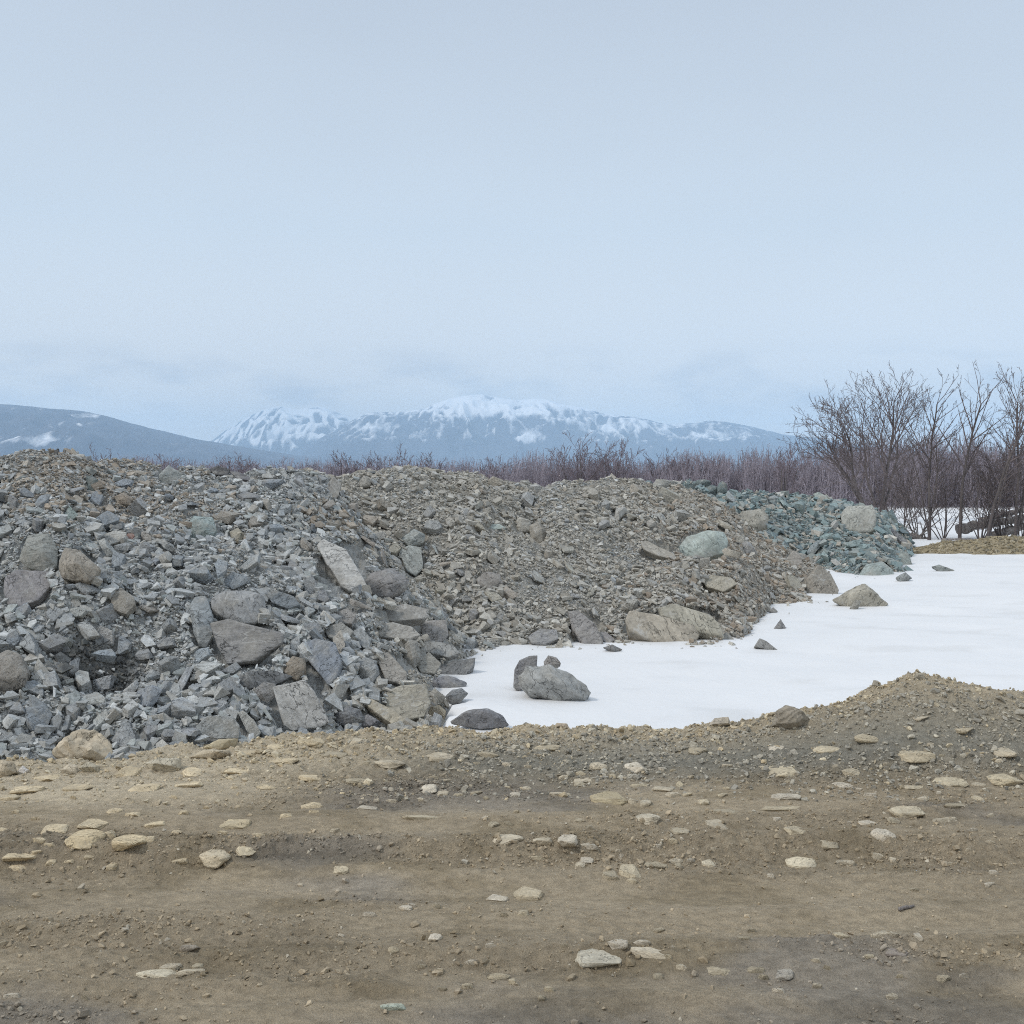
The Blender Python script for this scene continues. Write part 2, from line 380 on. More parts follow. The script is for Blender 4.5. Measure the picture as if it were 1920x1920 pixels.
def road_col(x, y):
    px = x / np.maximum(y, 1) * F + 960
    Yc, _ = berm_crest(np.clip(px, -2500, 4400))
    n1 = fbm2(x * .5 + 9, y * 1.3, 4, 90)[..., None]; n2 = fbm2(x * 1.7, y * 3.2 + 5, 4, 95)[..., None]
    mud = np.array([.455, .370, .255]); damp = np.array([.325, .258, .165]); lil = np.array([.335, .292, .236]); sand = np.array([.61, .515, .37]); grey = np.array([.30, .278, .225])
    c = mud + (damp - mud) * smooth(.0, .55, n2) * .7 + (lil - mud) * smooth(.05, .5, n1) * .8
    rr = road_rough(x, y)[..., None]
    c = c * (1.12 - .14 * np.clip(rr, 0, 1.6))
    t = smooth(5.75, 6.35, y)[..., None]
    right = smooth(650, 950, px)[..., None]; cr_ = smooth(-.75, -.1, (y - Yc))[..., None]
    berm = grey * right + sand * .85 * (1 - right); berm = berm + (sand * .88 - berm) * cr_
    c = c + (berm - c) * t
    leftsand = (smooth(760, 250, px) * smooth(5.3, 5.9, y) * .85)[..., None]
    c = c + (sand * 1.12 - c) * leftsand
    return c
rx = np.concatenate([np.arange(-60, -9, 3.0), np.arange(-9, -2.9, .12), np.arange(-2.9, 2.95, .0125), np.arange(2.95, 9, .12), np.arange(9, 60, 3.0)])
ry = np.concatenate([np.arange(-12, 2.5, .5), np.arange(2.7, 8.7, .0145)])
def road_z(x, y): return road_h(x, y) - .9 * smooth(8.0, 8.6, y)
tag(grid_obj('dirt_road', rx, ry, road_z, M_ROAD, road_col), 'rutted brown mud road with gravelly far edge', None, None, 'structure')

# ------------------------------------------------------------------ rubble heaps: base surface and countless small shards in one object each
def hull_pts(pts):
    bm = bmesh.new()
    for p in pts: bm.verts.new(p)
    r = bmesh.ops.convex_hull(bm, input=bm.verts)
    bmesh.ops.delete(bm, geom=[g for g in r['geom_interior'] if isinstance(g, bmesh.types.BMVert)], context='VERTS')
    loose = [v for v in bm.verts if not v.link_faces]
    bmesh.ops.delete(bm, geom=loose, context='VERTS')
    bmesh.ops.recalc_face_normals(bm, faces=bm.faces)
    return bm
def shard_proto(rs, round_=False):
    if round_:
        p = rs.normal(size=(15, 3)); p /= np.linalg.norm(p, axis=1)[:, None]; p *= np.array([.55, .42, .36]) * rs.uniform(.85, 1.1, (15, 1))
    else:
        n = rs.randint(5, 8); a = np.sort(rs.uniform(0, 2 * np.pi, n)); r = rs.uniform(.38, .6, n)
        el = rs.uniform(.32, .85)
        top = np.stack([np.cos(a) * r, np.sin(a) * r * el, np.full(n, .5)], 1); bot = top * np.array([1, 1, -1]) * np.array([rs.uniform(.7, 1.05), rs.uniform(.7, 1.05), 1])
        th = rs.uniform(.10, .42)
        p = np.concatenate([top, bot]); p[:, 2] *= th; p += rs.uniform(-.06, .06, p.shape)
        p[:, 2] += p[:, 0] * rs.uniform(-.15, .15)
    bm = hull_pts([tuple(q) for q in p])
    V = np.array([v.co[:] for v in bm.verts]); bm.verts.index_update()
    T = np.array([[v.index for v in f.verts] for f in bm.faces]); bm.free()
    return V, T
_rs = np.random.RandomState(11)
SHARDS = [shard_proto(_rs) for _ in range(28)]
PEBS = [shard_proto(_rs, True) for _ in range(14)]
def rot_mats(rs, n, tilt, normals, dip=False):
    """random spin about own axis, axis = surface normal tilted by a random angle"""
    ax = normals + rs.normal(size=(n, 3)) * tilt[:, None]; ax /= np.linalg.norm(ax, axis=1)[:, None]
    t = rs.normal(size=(n, 3)) * .75 + np.array([.85, -.25, -.45]) if dip else rs.normal(size=(n, 3))
    u = t - ax * np.einsum('ij,ij->i', t, ax)[:, None]; u /= np.linalg.norm(u, axis=1)[:, None] + 1e-9; v = np.cross(ax, u)
    return np.stack([u, v, ax], -1)
def scatter(protos, rs, pos, size, R, col):
    Vs, Ls, Cs, LC = [], [], [], []; off = 0
    idx = rs.randint(0, len(protos), len(pos))
    for k, (V, T) in enumerate(protos):
        s = np.where(idx == k)[0]
        if not len(s): continue
        w = np.einsum('nij,vj->nvi', R[s], V) * size[s][:, None, None] + pos[s][:, None, :]
        nv = len(V)
        Vs.append(w.reshape(-1, 3)); Ls.append((T[None] + (off + np.arange(len(s)) * nv)[:, None, None]).reshape(-1, 3)); off += nv * len(s)
        Cs.append(np.repeat(col[s], nv, 0))
        LC.append((V[None] * size[s][:, None, None] * 9 + rs.uniform(-40, 40, (len(s), 1, 3))).reshape(-1, 3))
    return np.concatenate(Vs), np.concatenate(Ls), np.concatenate(Cs), np.concatenate(LC)
def normals_of(fn, x, y, e=.12):
    dx = (fn(x + e, y) - fn(x - e, y)) / (2 * e); dy = (fn(x, y + e) - fn(x, y - e)) / (2 * e)
    n = np.stack([-dx, -dy, np.ones_like(dx)], 1); return n / np.linalg.norm(n, axis=1)[:, None]
PAL = {
 'grey': np.array([(.205, .225, .245), (.165, .182, .20), (.27, .287, .30), (.235, .24, .238), (.20, .228, .232), (.31, .325, .335), (.245, .235, .215)]),
 'tan':  np.array([(.235, .222, .195), (.275, .262, .232), (.205, .195, .172), (.30, .285, .25), (.245, .24, .225), (.225, .205, .172)]),
 'teal': np.array([(.165, .21, .212), (.205, .25, .248), (.235, .26, .252), (.15, .18, .19), (.245, .25, .235)]),
 'brown': np.array([(.25, .20, .15), (.285, .24, .19), (.22, .18, .14), (.26, .235, .20)]),
}
def zone_col(rs, key, x, y):
    n = len(x)
    pick = lambda k: PAL[k][rs.randint(0, len(PAL[k]), n)]
    px = x / y * F + 960; py = 900 + (CAMZ - mound_h(key, x, y, False)) / y * F
    c = pick(key)
    if key == 'grey':
        t = smooth(560, 900, px + fbm2(x * .9, y * .9, 3, 120) * 160); m = rs.rand(n) < t; c = np.where(m[:, None], pick('tan'), c)
        b = np.exp(-((px - 130) / 150) ** 2 - ((py - 905) / 55) ** 2) + .55 * np.exp(-((px - 330) / 120) ** 2 - ((py - 950) / 50) ** 2) + .5 * smooth(.3, .7, fbm2(x * .8 + 7, y * .8, 3, 121)) * (py < 1150)
        m = rs.rand(n) < np.clip(b, 0, .85) * .72; c = np.where(m[:, None], pick('brown') * .75 + pick('tan') * .25, c)
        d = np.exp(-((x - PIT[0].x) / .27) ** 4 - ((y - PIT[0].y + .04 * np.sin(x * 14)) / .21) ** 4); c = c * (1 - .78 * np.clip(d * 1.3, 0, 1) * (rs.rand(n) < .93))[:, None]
    if key == 'tan':
        m = rs.rand(n) < .35 * smooth(1100, 1400, px); c = np.where(m[:, None], pick('brown') * .95, c)
        m = rs.rand(n) < smooth(1330, 1230, px) * smooth(0, .5, fbm2(x, y, 2, 122)) * .3; c = np.where(m[:, None], pick('grey'), c)
    if key == 'teal':
        m = rs.rand(n) < .25; c = np.where(m[:, None], pick('tan'), c)
    return c * rs.uniform(.84, 1.12, (n, 1))
for _k in PAL: PAL[_k] = (PAL[_k] * (.52 if _k == 'grey' else .9) + PAL[_k].mean(1, keepdims=True) * np.array([1.04, 1.03, .95]) * (.48 if _k == 'grey' else .1)) * {'grey': 1.76, 'tan': 1.84, 'teal': 1.42, 'brown': 1.5}[_k]
PAL['teal'] = PAL['teal'] * np.array([.90, .97, .985])
HERO_PX = []       # filled by the boulders below, (cx, cy, halfwidth, halfheight)
def rubble(key, seed, label, nsh, med, du, dY):
    rs = np.random.RandomState(seed)
    tx, tY, cx, cZ, cY, back = SEG[key]
    u0, u1 = max(tx[0], -520), tx[-1]
    us = (np.arange(u0, u1, du) - 960) / F
    ys = [tY.min() - .6]
    while ys[-1] < cY.max() + back: ys.append(ys[-1] * (1 + dY))
    U, Yv = np.meshgrid(us, np.array(ys)); X = U * Yv; Z = mound_h(key, X, Yv)
    Z = Z - .012 - .016 * perlin2(X * 7, Yv * 7, 141) - .010 * perlin2(X * 19, Yv * 19, 142)
    PX, PY = us[None, :] * F + 960 + 0 * Yv, HY + (CAMZ - Z) * F / Yv      # hollows round the big rocks
    for cx_, cy_, hw, hh, hy in HERO_PX:
        r = ((PX - cx_) / (hw * 1.16)) ** 2 + ((PY - cy_ - hh * .22) / (hh * 1.18)) ** 2
        Z = Z - min(.15, hw / F * hy * .55) * np.exp(-r ** 3) * (np.abs(Yv - hy) < 1.2)
    V = np.stack([X, Yv, Z], -1).reshape(-1, 3); G = grid_loops(len(ys), len(us))
    G = G[(V[G, 2].max(1) > -.18)]
    used, inv = np.unique(G, return_inverse=True); V = V[used]; G = inv.reshape(-1, 4)
    bc = (zone_col(rs, key, V[:, 0], V[:, 1]) * .5 + (PAL[key].mean(0) * .7 + PAL['tan'].mean(0) * .3) * .5) * .80  # dirt-toned base, darkened to paint shade into the gaps between shards
    # shards
    n = nsh * 3
    uu = rs.uniform(us[0], us[-1], n); yy = tY.min() - .3 + (cY.max() + back * .6 - tY.min()) * rs.rand(n)
    xx = uu * yy
    px = uu * F + 960; T = np.interp(px, tx, tY); C = np.interp(px, cx, cY)
    z = mound_h(key, xx, yy); s = (yy - T) / (C - T)
    sh0 = snow_h(xx, yy); ok = ((z > sh0 - .02) | ((z > sh0 - .5) & (rs.rand(n) < .05 * np.exp((z - sh0) / .13)) & (s < .2) & (yy > 8.4))) & (s < 1.35) & (rs.rand(n) < np.where(s > 1.1, .35, 1.0))
    others = [k for k in SEG if k != key]
    zo = np.maximum.reduce([mound_h(k, xx, yy) for k in others]); ok &= z > zo - .05
    pyy = HY + (CAMZ - z) * F / yy                        # nothing small lies on top of the big rocks
    for cx_, cy_, hw, hh, hy in HERO_PX:
        ok &= ~((((px - cx_) / (hw * 1.04)) ** 2 + ((pyy - cy_ - hh * .14) / (hh * 1.10)) ** 2 < rs.uniform(.85, 1.1, n)) & (np.abs(yy - hy) < 1.3))
    xx, yy, z, s = xx[ok][:nsh], yy[ok][:nsh], z[ok][:nsh], s[ok][:nsh]
    n = len(xx)
    px_ = xx / yy * F + 960; sh_ = snow_h(xx, yy); stray = z < sh_ - .01; z = np.where(stray, sh_ - .004, z)
    fc = np.clip(.32 - .28 * s, .05, .30) * (.38 + .62 * smooth(230, 430, px_)) if key == 'grey' else np.clip(.13 - .05 * s, .07, .13) if key == 'tan' else np.full(n, .22)
    big = rs.rand(n) < fc * smooth(-.45, .3, fbm2(xx * 1.1, yy * 1.1, 2, 130)) * 1.4
    size = np.where(big, med * 2.7 * np.exp(rs.normal(size=n) * .50), med * .80 * np.exp(rs.normal(size=n) * .60))
    size = np.clip(size, .008, med * 6)
    nr_ = normals_of(lambda a, b: mound_h(key, a, b), xx, yy)
    R = rot_mats(rs, n, np.full(n, .34), nr_, True)
    pos = np.stack([xx, yy, z], 1) + nr_ * (size * rs.uniform(-.16, .24, n))[:, None]
    col = zone_col(rs, key, xx, yy)
    sV, sL, sC, sLC = scatter(SHARDS, rs, pos, size, R, col)
    VV = np.concatenate([V, sV]); lp = np.concatenate([G.ravel(), (sL + len(V)).ravel()])
    sz = np.concatenate([np.full(len(G), 4), np.full(len(sL), 3)])
    me = mesh_np('rubble', VV, lp, sz, np.concatenate([bc, sC]), np.concatenate([V * 9, sLC]), False)
    return tag(link('rubble', me, M_RUB), label, 'rubble', None, 'stuff')

# ------------------------------------------------------------------ boulders and slabs of the heap that can be told apart
ALB = {'grey': (.30, .315, .325), 'dark': (.185, .19, .20), 'blue': (.215, .25, .29), 'pale': (.43, .43, .41), 'teal': (.27, .335, .33), 'dteal': (.15, .195, .195), 'paleteal': (.36, .42, .39),
       'tan': (.385, .35, .275), 'brown': (.32, .27, .215), 'purple': (.24, .235, .245), 'gtan': (.335, .32, .275), 'sand': (.47, .39, .26), 'white': (.62, .60, .56), 'red': (.42, .25, .21), 'black': (.10, .10, .105)}
def refine(bm, L_, amp, seed, fol=9.0, ledge=.5, tri=True):
    """split long edges, then roughen with noise and foliation ledges (unit-size rock)"""
    if tri: bmesh.ops.triangulate(bm, faces=bm.faces)
    for _ in range(7):
        es = [e for e in bm.edges if e.calc_length() > L_]
        if not es: break
        bmesh.ops.subdivide_edges(bm, edges=es, cuts=1, use_grid_fill=False)
        bmesh.ops.triangulate(bm, faces=[f for f in bm.faces if len(f.verts) > 3])
    bm.normal_update()
    V = np.array([v.co[:] for v in bm.verts]); Nn = np.array([v.normal[:] for v in bm.verts])
    rs = np.random.RandomState(seed); ax = rs.normal(size=3) * np.array([.5, .4, .6]) + np.array([.1, -.1, .5]); ax /= np.linalg.norm(ax)
    o = rs.uniform(-50, 50, 3)
    d = perlin3(V * 2.3 + o, 3) * .9 + perlin3(V * 5.5 + o, 4) * .5 + perlin3(V * 13 + o, 6) * .28
    t = V @ ax * fol + perlin3(V * 2 + o, 7) * 1.2
    st = np.floor(t) * .0 + np.abs(((t + perlin3(V * np.array([1, 1, 1]) * 3 + o, 8)) % 1.0) - .5) * 2
    d = d * amp + (st - .5) * amp * ledge
    V = V + Nn * d[:, None]
    for v, c in zip(bm.verts, V): v.co = c
def finish(bm, name, ang=32):
    me = bpy.data.meshes.new(name); bm.to_mesh(me); bm.free()
    me.polygons.foreach_set('use_smooth', np.ones(len(me.polygons), bool))
    me.set_sharp_from_angle(angle=math.radians(ang)); return me
LAND = []          # (short name, px, py) landmarks for the labels of the smaller rocks
def jig(rs, c, k=.06):
    g = 1 + rs.uniform(-k, k) * 1.6; return tuple(min(.9, max(.02, x * g * (1 + rs.uniform(-.018, .018)))) for x in c)

def hero(pts, col, short, label, kind='slab', lean=48, yaw=0, thick=.35, bulge=.18, name=None, cat='rock', push=.5, sink=.16, seed=None, mat=None, amp=.013, group=None, Yfix=None, bevel=.02, g=None):
    """a rock whose outline is given in photo pixels, set on the heap surface with its own tilt and thickness"""
    if len(pts) == 4 and not isinstance(pts[0], tuple):
        x0, y0, x1, y1 = pts; r_ = random.Random(int(x0 * 7 + y0)); m = 8; pts = []
        for k in range(m):
            a = 2 * math.pi * (k + r_.uniform(-.28, .28)) / m; e = .72
            c, s_ = math.cos(a), math.sin(a)
            q = (abs(c) ** 2.6 + abs(s_) ** 2.6) ** (-1 / 2.6) * r_.uniform(.86, 1.0)
            pts.append(((x0 + x1) / 2 + c * q * (x1 - x0) / 2, (y0 + y1) / 2 + s_ * q * (y1 - y0) / 2))
    xs = [p[0] for p in pts]; ys_ = [p[1] for p in pts]
    cx, cy = sum(xs) / len(xs), (min(ys_) + max(ys_)) / 2
    sd = seed if seed is not None else int(cx * 13 + cy * 7) % 99991
    rs = np.random.RandomState(sd)
    a = hit(cx, cy) if Yfix is None else P(cx, cy, Yfix)
    if g is None: g = float(pile_h(a.x, a.y)) < float(snow_h(a.x, a.y)) - .03 or a.y < 7.6
    if g and Yfix is None:                                # stands on flat ground: anchor its foot, front nearly upright
        b_ = hit(cx, max(ys_) - sink * (max(ys_) - min(ys_))); a = P(cx, cy, b_.y); lean = min(lean, 22); push = 0.0
    la, ya = math.radians(lean), math.radians(yaw)
    n = Vector((math.sin(ya) * math.cos(la), -math.cos(ya) * math.cos(la), math.sin(la)))
    O = Vector((0, 0, CAMZ)); size = max(max(xs) - min(xs), max(ys_) - min(ys_)) / F * a.y
    th = thick * min(max(xs) - min(xs), max(ys_) - min(ys_)) / F * a.y * 1.3
    a = a + n * th * push
    def onp(px, py, lift=0):
        d = Vector(((px - 960) / F, 1, -(py - HY) / F)); t = ((a + n * lift) - O).dot(n) / d.dot(n)
        return O + d * t
    fr = [onp(*p) for p in pts]; c = sum(fr, Vector()) / len(fr)
    P3 = list(fr)
    if kind == 'boulder':
        P3 = [p - n * th * .12 for p in fr]
        for sc, lf in ((.80, bulge * .62), (.46, bulge * 1.0)):
            for p in fr:
                if rs.rand() < .5: P3.append(c + (p - c) * sc * rs.uniform(.6, 1.18) + n * size * lf * rs.uniform(.5, 1.4))
    else:
        for p in fr: P3.append(c + (p - c) * .93 + n * th * rs.uniform(.02, .10))
    for p in fr: P3.append(c + (p - c) * rs.uniform(.72, .95) - n * th * rs.uniform(.85, 1.1))
    base = Vector((c.x, c.y, min(p.z for p in P3)))
    bm = hull_pts([tuple((p - base) / size) for p in P3])
    bmesh.ops.dissolve_limit(bm, angle_limit=math.radians(7), verts=bm.verts, edges=bm.edges)
    if bevel: bmesh.ops.bevel(bm, geom=bm.edges[:], offset=bevel * min(1, thick * 2.2), segments=1, affect='EDGES', clamp_overlap=True)
    refine(bm, .06, amp * (1.0 if kind == 'slab' else 1.35), sd, fol=9 if kind == 'slab' else 6)
    me = finish(bm, name or 'rock', 22)
    o = link(name or ('flat_rock' if kind == 'slab' else 'boulder'), me, mat or M_ROCK)
    o.location = base; o.scale = (size,) * 3
    hc = jig(rs, ALB[col] if isinstance(col, str) else col); hm = sum(hc) / 3; o.color = ((hc[0] * .8 + hm * .2) * 1.13, (hc[1] * .8 + hm * .2) * 1.115, (hc[2] * .8 + hm * .2) * 1.09, 1)
    tag(o, label, cat, group, 'thing')
    if short: LAND.append((short, cx, cy))
    HERO_PX.append((cx, cy, (max(xs) - min(xs)) / 2, (max(ys_) - min(ys_)) / 2, a.y))
    return o

H = hero
# grey heap, left side
H([(38, 1030), (52, 1000), (92, 998), (108, 1028), (106, 1058), (84, 1072), (50, 1062), (34, 1048)], (.30, .31, .28), 'mossy block', 'greenish grey block with flat tan top sitting above a dark purple slab', 'boulder', 40, bulge=.16)
H([(110, 1048), (122, 1028), (150, 1030), (175, 1050), (190, 1066), (166, 1088), (118, 1084), (108, 1068)], (.30, .265, .22), 'brown boulder', 'rusty brown boulder wedged beside the greenish grey block', 'boulder', 45)
H([(8, 1082), (30, 1068), (104, 1072), (108, 1084), (72, 1126), (40, 1138), (14, 1134), (6, 1110)], 'purple', 'purple slab', 'dark purple grey slab with banded face under the greenish block', lean=35, thick=.5)
H([(-14, 1230), (14, 1216), (38, 1226), (51, 1258), (42, 1288), (10, 1298), (-18, 1290)], (.31, .29, .26), 'cropped boulder', 'rounded grey brown boulder cut off by the edge of the photo', 'boulder', 40)
H([(203, 1116), (226, 1100), (250, 1116), (254, 1130), (236, 1150), (212, 1140)], (.33, .305, .265), 'lozenge block', 'small buff lozenge block above the dark damp hollow', 'boulder', 45, bulge=.1)
H([(350, 982), (362, 966), (398, 968), (406, 990), (398, 1008), (352, 1012)], 'teal', 'teal block', 'pale teal block standing alone on upper slope of grey heap', 'boulder', 35, bulge=.12)
H([(118, 968), (130, 947), (147, 966), (130, 980)], 'teal', 'teal wedge', 'small teal triangular wedge high on the grey heap', lean=35)
H([(352, 1140), (362, 1115), (386, 1114), (398, 1150), (399, 1190), (386, 1214), (372, 1212), (360, 1180)], (.25, .275, .29), 'upright oval slab', 'blue grey oval slab standing upright against the big dark slab', 'boulder', 38, bulge=.10, thick=.5)
H([(394, 1120), (420, 1106), (468, 1104), (497, 1120), (498, 1140), (482, 1166), (440, 1168), (408, 1150), (396, 1138)], (.29, .305, .305), 'layered boulder', 'large layered grey boulder perched above the big dark slab', 'boulder', 48, bulge=.14)
H([(394, 1168), (430, 1160), (500, 1178), (533, 1188), (530, 1206), (480, 1240), (424, 1246), (408, 1214)], (.25, .245, .245), 'big dark slab', 'biggest dark grey slab tapering downward with thin white veins', lean=30, thick=.35)
H([(510, 1288), (572, 1273), (592, 1300), (620, 1354), (600, 1364), (548, 1370), (532, 1360), (518, 1320)], (.375, .375, .36), 'square slab', 'large pale grey squarish slab leaning at foot of the heap', lean=42, thick=.2)
H([(478, 1290), (496, 1277), (516, 1282), (518, 1306), (500, 1318), (480, 1308)], (.30, .30, .295), 'knob', 'rounded grey knob touching upper corner of the pale square slab', 'boulder', 45)
H([(570, 1206), (592, 1196), (628, 1204), (641, 1240), (634, 1268), (617, 1287), (598, 1262), (576, 1238)], 'blue', 'blue slab', 'dark blue grey veined slab pointing down beside brown round rock', lean=38, yaw=-10)
H([(530, 1246), (548, 1228), (572, 1234), (574, 1256), (556, 1274), (534, 1262)], 'brown', 'round brown rock', 'round brownish rock between the blue slab and big dark slab', 'boulder', 45)
H([(443, 1276), (462, 1260), (520, 1257), (550, 1268), (520, 1284), (466, 1292)], 'dark', 'dark schist', 'long dark schist slab lying under the big dark slab', lean=55, thick=.5)
H([(445, 1336), (456, 1332), (476, 1350), (490, 1374), (478, 1386), (462, 1370)], 'pale', 'pale shard', 'pale pointed shard tilted at foot of the grey heap', lean=40)
H([(367, 1362), (390, 1342), (436, 1342), (450, 1362), (448, 1384), (400, 1386), (372, 1380)], (.30, .315, .325), 'flat blue slab', 'flat blue grey slab at heap foot beside the pale pointed shard', lean=48, thick=.3)
H([(497, 1112), (516, 1107), (552, 1118), (563, 1134), (540, 1141), (510, 1130)], (.20, .225, .25), 'banded slab', 'dark blue banded slab jutting beside the layered grey boulder', lean=42)
H([(592, 1022), (606, 1010), (650, 1030), (668, 1060), (694, 1106), (668, 1112), (640, 1100), (612, 1058)], 'pale', 'pale plank', 'long pale plank shaped slab leaning diagonally on the grey heap', lean=40, thick=.28)
H([(676, 1098), (694, 1072), (736, 1062), (768, 1086), (760, 1102), (724, 1120), (698, 1112)], (.275, .265, .255), 'hump boulder', 'broad grey boulder with dark undercut edge beside the pale plank', 'boulder', 48)
H([(747, 1030), (766, 1022), (790, 1026), (794, 1066), (780, 1080), (762, 1072)], (.31, .33, .315), 'greenish pillar', 'greenish grey upright slab in middle of the slope', lean=32)
H([(750, 1010), (776, 990), (797, 1000), (795, 1016), (770, 1024)], (.30, .33, .32), 'greenish cap', 'greenish grey block just on top of the greenish upright slab', 'boulder', 42)
H([(784, 1164), (836, 1160), (841, 1190), (828, 1204), (796, 1202)], (.36, .355, .33), 'cube block', 'square grey block right at the upper end of the snow edge', 'boulder', 35, bulge=.06)
H([(700, 1172), (736, 1166), (774, 1176), (788, 1190), (770, 1200), (706, 1194)], (.345, .335, .305), 'log slab', 'long low greyish tan slab beside the square grey block', lean=50, thick=.5)
H([(754, 1214), (764, 1194), (784, 1202), (789, 1234), (778, 1254), (758, 1246)], (.33, .315, .28), 'striped egg', 'upright tan striped rock below the long low slab', 'boulder', 35)
H([(788, 1206), (808, 1200), (850, 1210), (864, 1224), (840, 1232), (796, 1222)], (.27, .27, .265), 'snow shelf slab', 'grey slab with dark underside reaching into the snow edge', lean=55)
H([(818, 1254), (850, 1240), (892, 1233), (888, 1252), (864, 1274), (826, 1268)], (.21, .215, .215), 'beak slab', 'dark layered slab with beak shaped end over the snow', lean=45, thick=.5)
H([(780, 1246), (804, 1222), (828, 1244), (816, 1264), (790, 1262)], (.30, .29, .265), 'gable slab', 'gable shaped grey slab behind the dark beaked slab', lean=40)
H([(800, 1272), (840, 1266), (876, 1278), (874, 1292), (836, 1300), (806, 1290)], (.20, .21, .22), 'low dark rock', 'low dark blue rock at snow edge under the beaked slab', 'boulder', 45)
H([(664, 1246), (684, 1230), (706, 1238), (712, 1262), (698, 1282), (672, 1268)], (.30, .31, .315), 'split block', 'blocky grey rock in the hollow between blue slab and tan slabs', 'boulder', 42)
H([(704, 1232), (728, 1222), (764, 1262), (760, 1284), (724, 1276)], (.32, .305, .27), 'ramp slab', 'tan grey ramp slab above the large buff slab', lean=48)
H([(716, 1300), (752, 1284), (800, 1282), (808, 1318), (796, 1344), (756, 1352), (726, 1332)], (.385, .355, .285), 'buff slab', 'large buff slab with mottled face at lower corner of snow', lean=45, thick=.4)
H([(676, 1312), (696, 1310), (742, 1334), (762, 1350), (744, 1364), (716, 1346)], (.42, .38, .285), 'tan plank', 'tan plank shaped slab lying diagonally over a dark hollow', lean=50, thick=.35)
H([(800, 1344), (806, 1325), (824, 1321), (836, 1332), (834, 1348)], (.46, .39, .27), None, 'sandy block at the corner where heap, snow and bank meet', 'boulder', 35)
H([(834, 1306), (848, 1292), (866, 1290), (878, 1300), (862, 1318), (842, 1320)], (.22, .23, .24), None, 'small dark rock at snow corner beside the buff slab', 'boulder', 40)
H([(626, 1336), (650, 1322), (676, 1330), (684, 1352), (660, 1364), (632, 1358)], (.17, .175, .185), 'hollow rock', 'dark rock deep inside the hollow under the tan plank', 'boulder', 45)
H([(668, 1348), (690, 1338), (712, 1352), (704, 1368), (676, 1370)], (.22, .22, .225), 'hollow chip', 'smaller dark rock in the hollow in front of the first', 'boulder', 45)
H([(604, 1176), (640, 1166), (664, 1184), (650, 1200), (616, 1196)], (.28, .275, .265), None, 'grey slab just uphill of the dark blue veined slab', lean=52)
H([(622, 1150), (652, 1140), (668, 1152), (660, 1170), (634, 1168)], (.30, .295, .28), None, 'grey slab under the lower end of the pale plank', lean=52)
H([(700, 1140), (760, 1132), (806, 1142), (800, 1160), (740, 1166), (706, 1158)], (.27, .262, .25), 'brown shelf', 'wide brown grey shelf slab above the long low slab', lean=55, thick=.5)
H([(660, 1184), (676, 1176), (696, 1196), (692, 1222), (676, 1210)], (.31, .33, .335), None, 'blue grey splinter beside the long low slab', lean=45)
H([(624, 1196), (640, 1180), (648, 1210), (636, 1238), (626, 1228)], (.37, .345, .295), None, 'thin tan blade standing beside the dark blue veined slab', lean=35)
# crest and upper slopes
H([(610, 912), (626, 893), (640, 906), (636, 930), (624, 940), (614, 928)], (.32, .31, .29), 'crest blade', 'grey brown blade standing near the crest of the middle heap', lean=25)
H([(670, 906), (682, 890), (698, 896), (696, 912), (676, 914)], (.34, .325, .29), None, 'pale block on the crest of the middle heap', 'boulder', 35)
H([(912, 902), (924, 892), (942, 898), (940, 912), (916, 914)], (.37, .34, .275), 'crest cap', 'tan block capping the crest where middle heap falls away', 'boulder', 35)
H([(294, 892), (316, 870), (342, 888), (330, 906), (300, 906)], (.31, .33, .33), 'crest tent', 'tent shaped grey block on the crest of the grey heap', 'boulder', 35)
H([(392, 880), (408, 873), (432, 880), (426, 892), (402, 890)], 'black', 'black crest slab', 'black slab lying on the crest beside the tent shaped block', lean=45)
H([(430, 884), (446, 884), (472, 896), (474, 902), (446, 898)], 'dark', None, 'dark flat slab on the crest downhill of the black slab', lean=50)
H([(100, 846), (110, 840), (112, 852), (102, 856)], 'black', None, 'tiny black stone poking up from the highest crest point', 'boulder', 30)
H([(160, 894), (172, 890), (184, 900), (178, 922), (164, 920)], 'dteal', 'dark green block', 'dark green block sunk into the brown crest of grey heap', 'boulder', 35)
H([(214, 930), (232, 922), (250, 934), (242, 946), (220, 944)], 'brown', None, 'brown block downhill of the dark green block', 'boulder', 42)
H([(236, 998), (256, 1000), (254, 1012), (238, 1012)], 'red', 'red stone', 'small reddish stone on pale rock of the grey heap', 'boulder', 42)
H([(186, 1004), (216, 994), (238, 998), (234, 1012), (204, 1022), (190, 1014)], (.40, .385, .365), 'pale lump', 'pale low rock next to the small reddish stone', lean=50)
H([(430, 996), (446, 988), (460, 1002), (448, 1020), (434, 1012)], 'tan', None, 'tan wedge of stone downhill of the teal block', 'boulder', 42)
H([(960, 978), (974, 968), (994, 974), (998, 994), (972, 1000)], (.40, .385, .335), 'pale crest block', 'pale block on upper slope of the middle heap', 'boulder', 38)
H([(992, 984), (1012, 976), (1026, 996), (1018, 1022), (996, 1014)], (.33, .305, .255), None, 'tan grey block leaning on the pale block', 'boulder', 38)
H([(910, 984), (936, 982), (950, 990), (920, 994)], 'paleteal', None, 'thin pale greenish slab uphill of the smooth brown face', lean=55)
H([(892, 1084), (910, 1070), (938, 1074), (944, 1094), (920, 1104), (898, 1100)], (.285, .27, .24), 'smooth face', 'smooth brown grey boulder half buried in fine rubble', 'boulder', 48, bulge=.1)
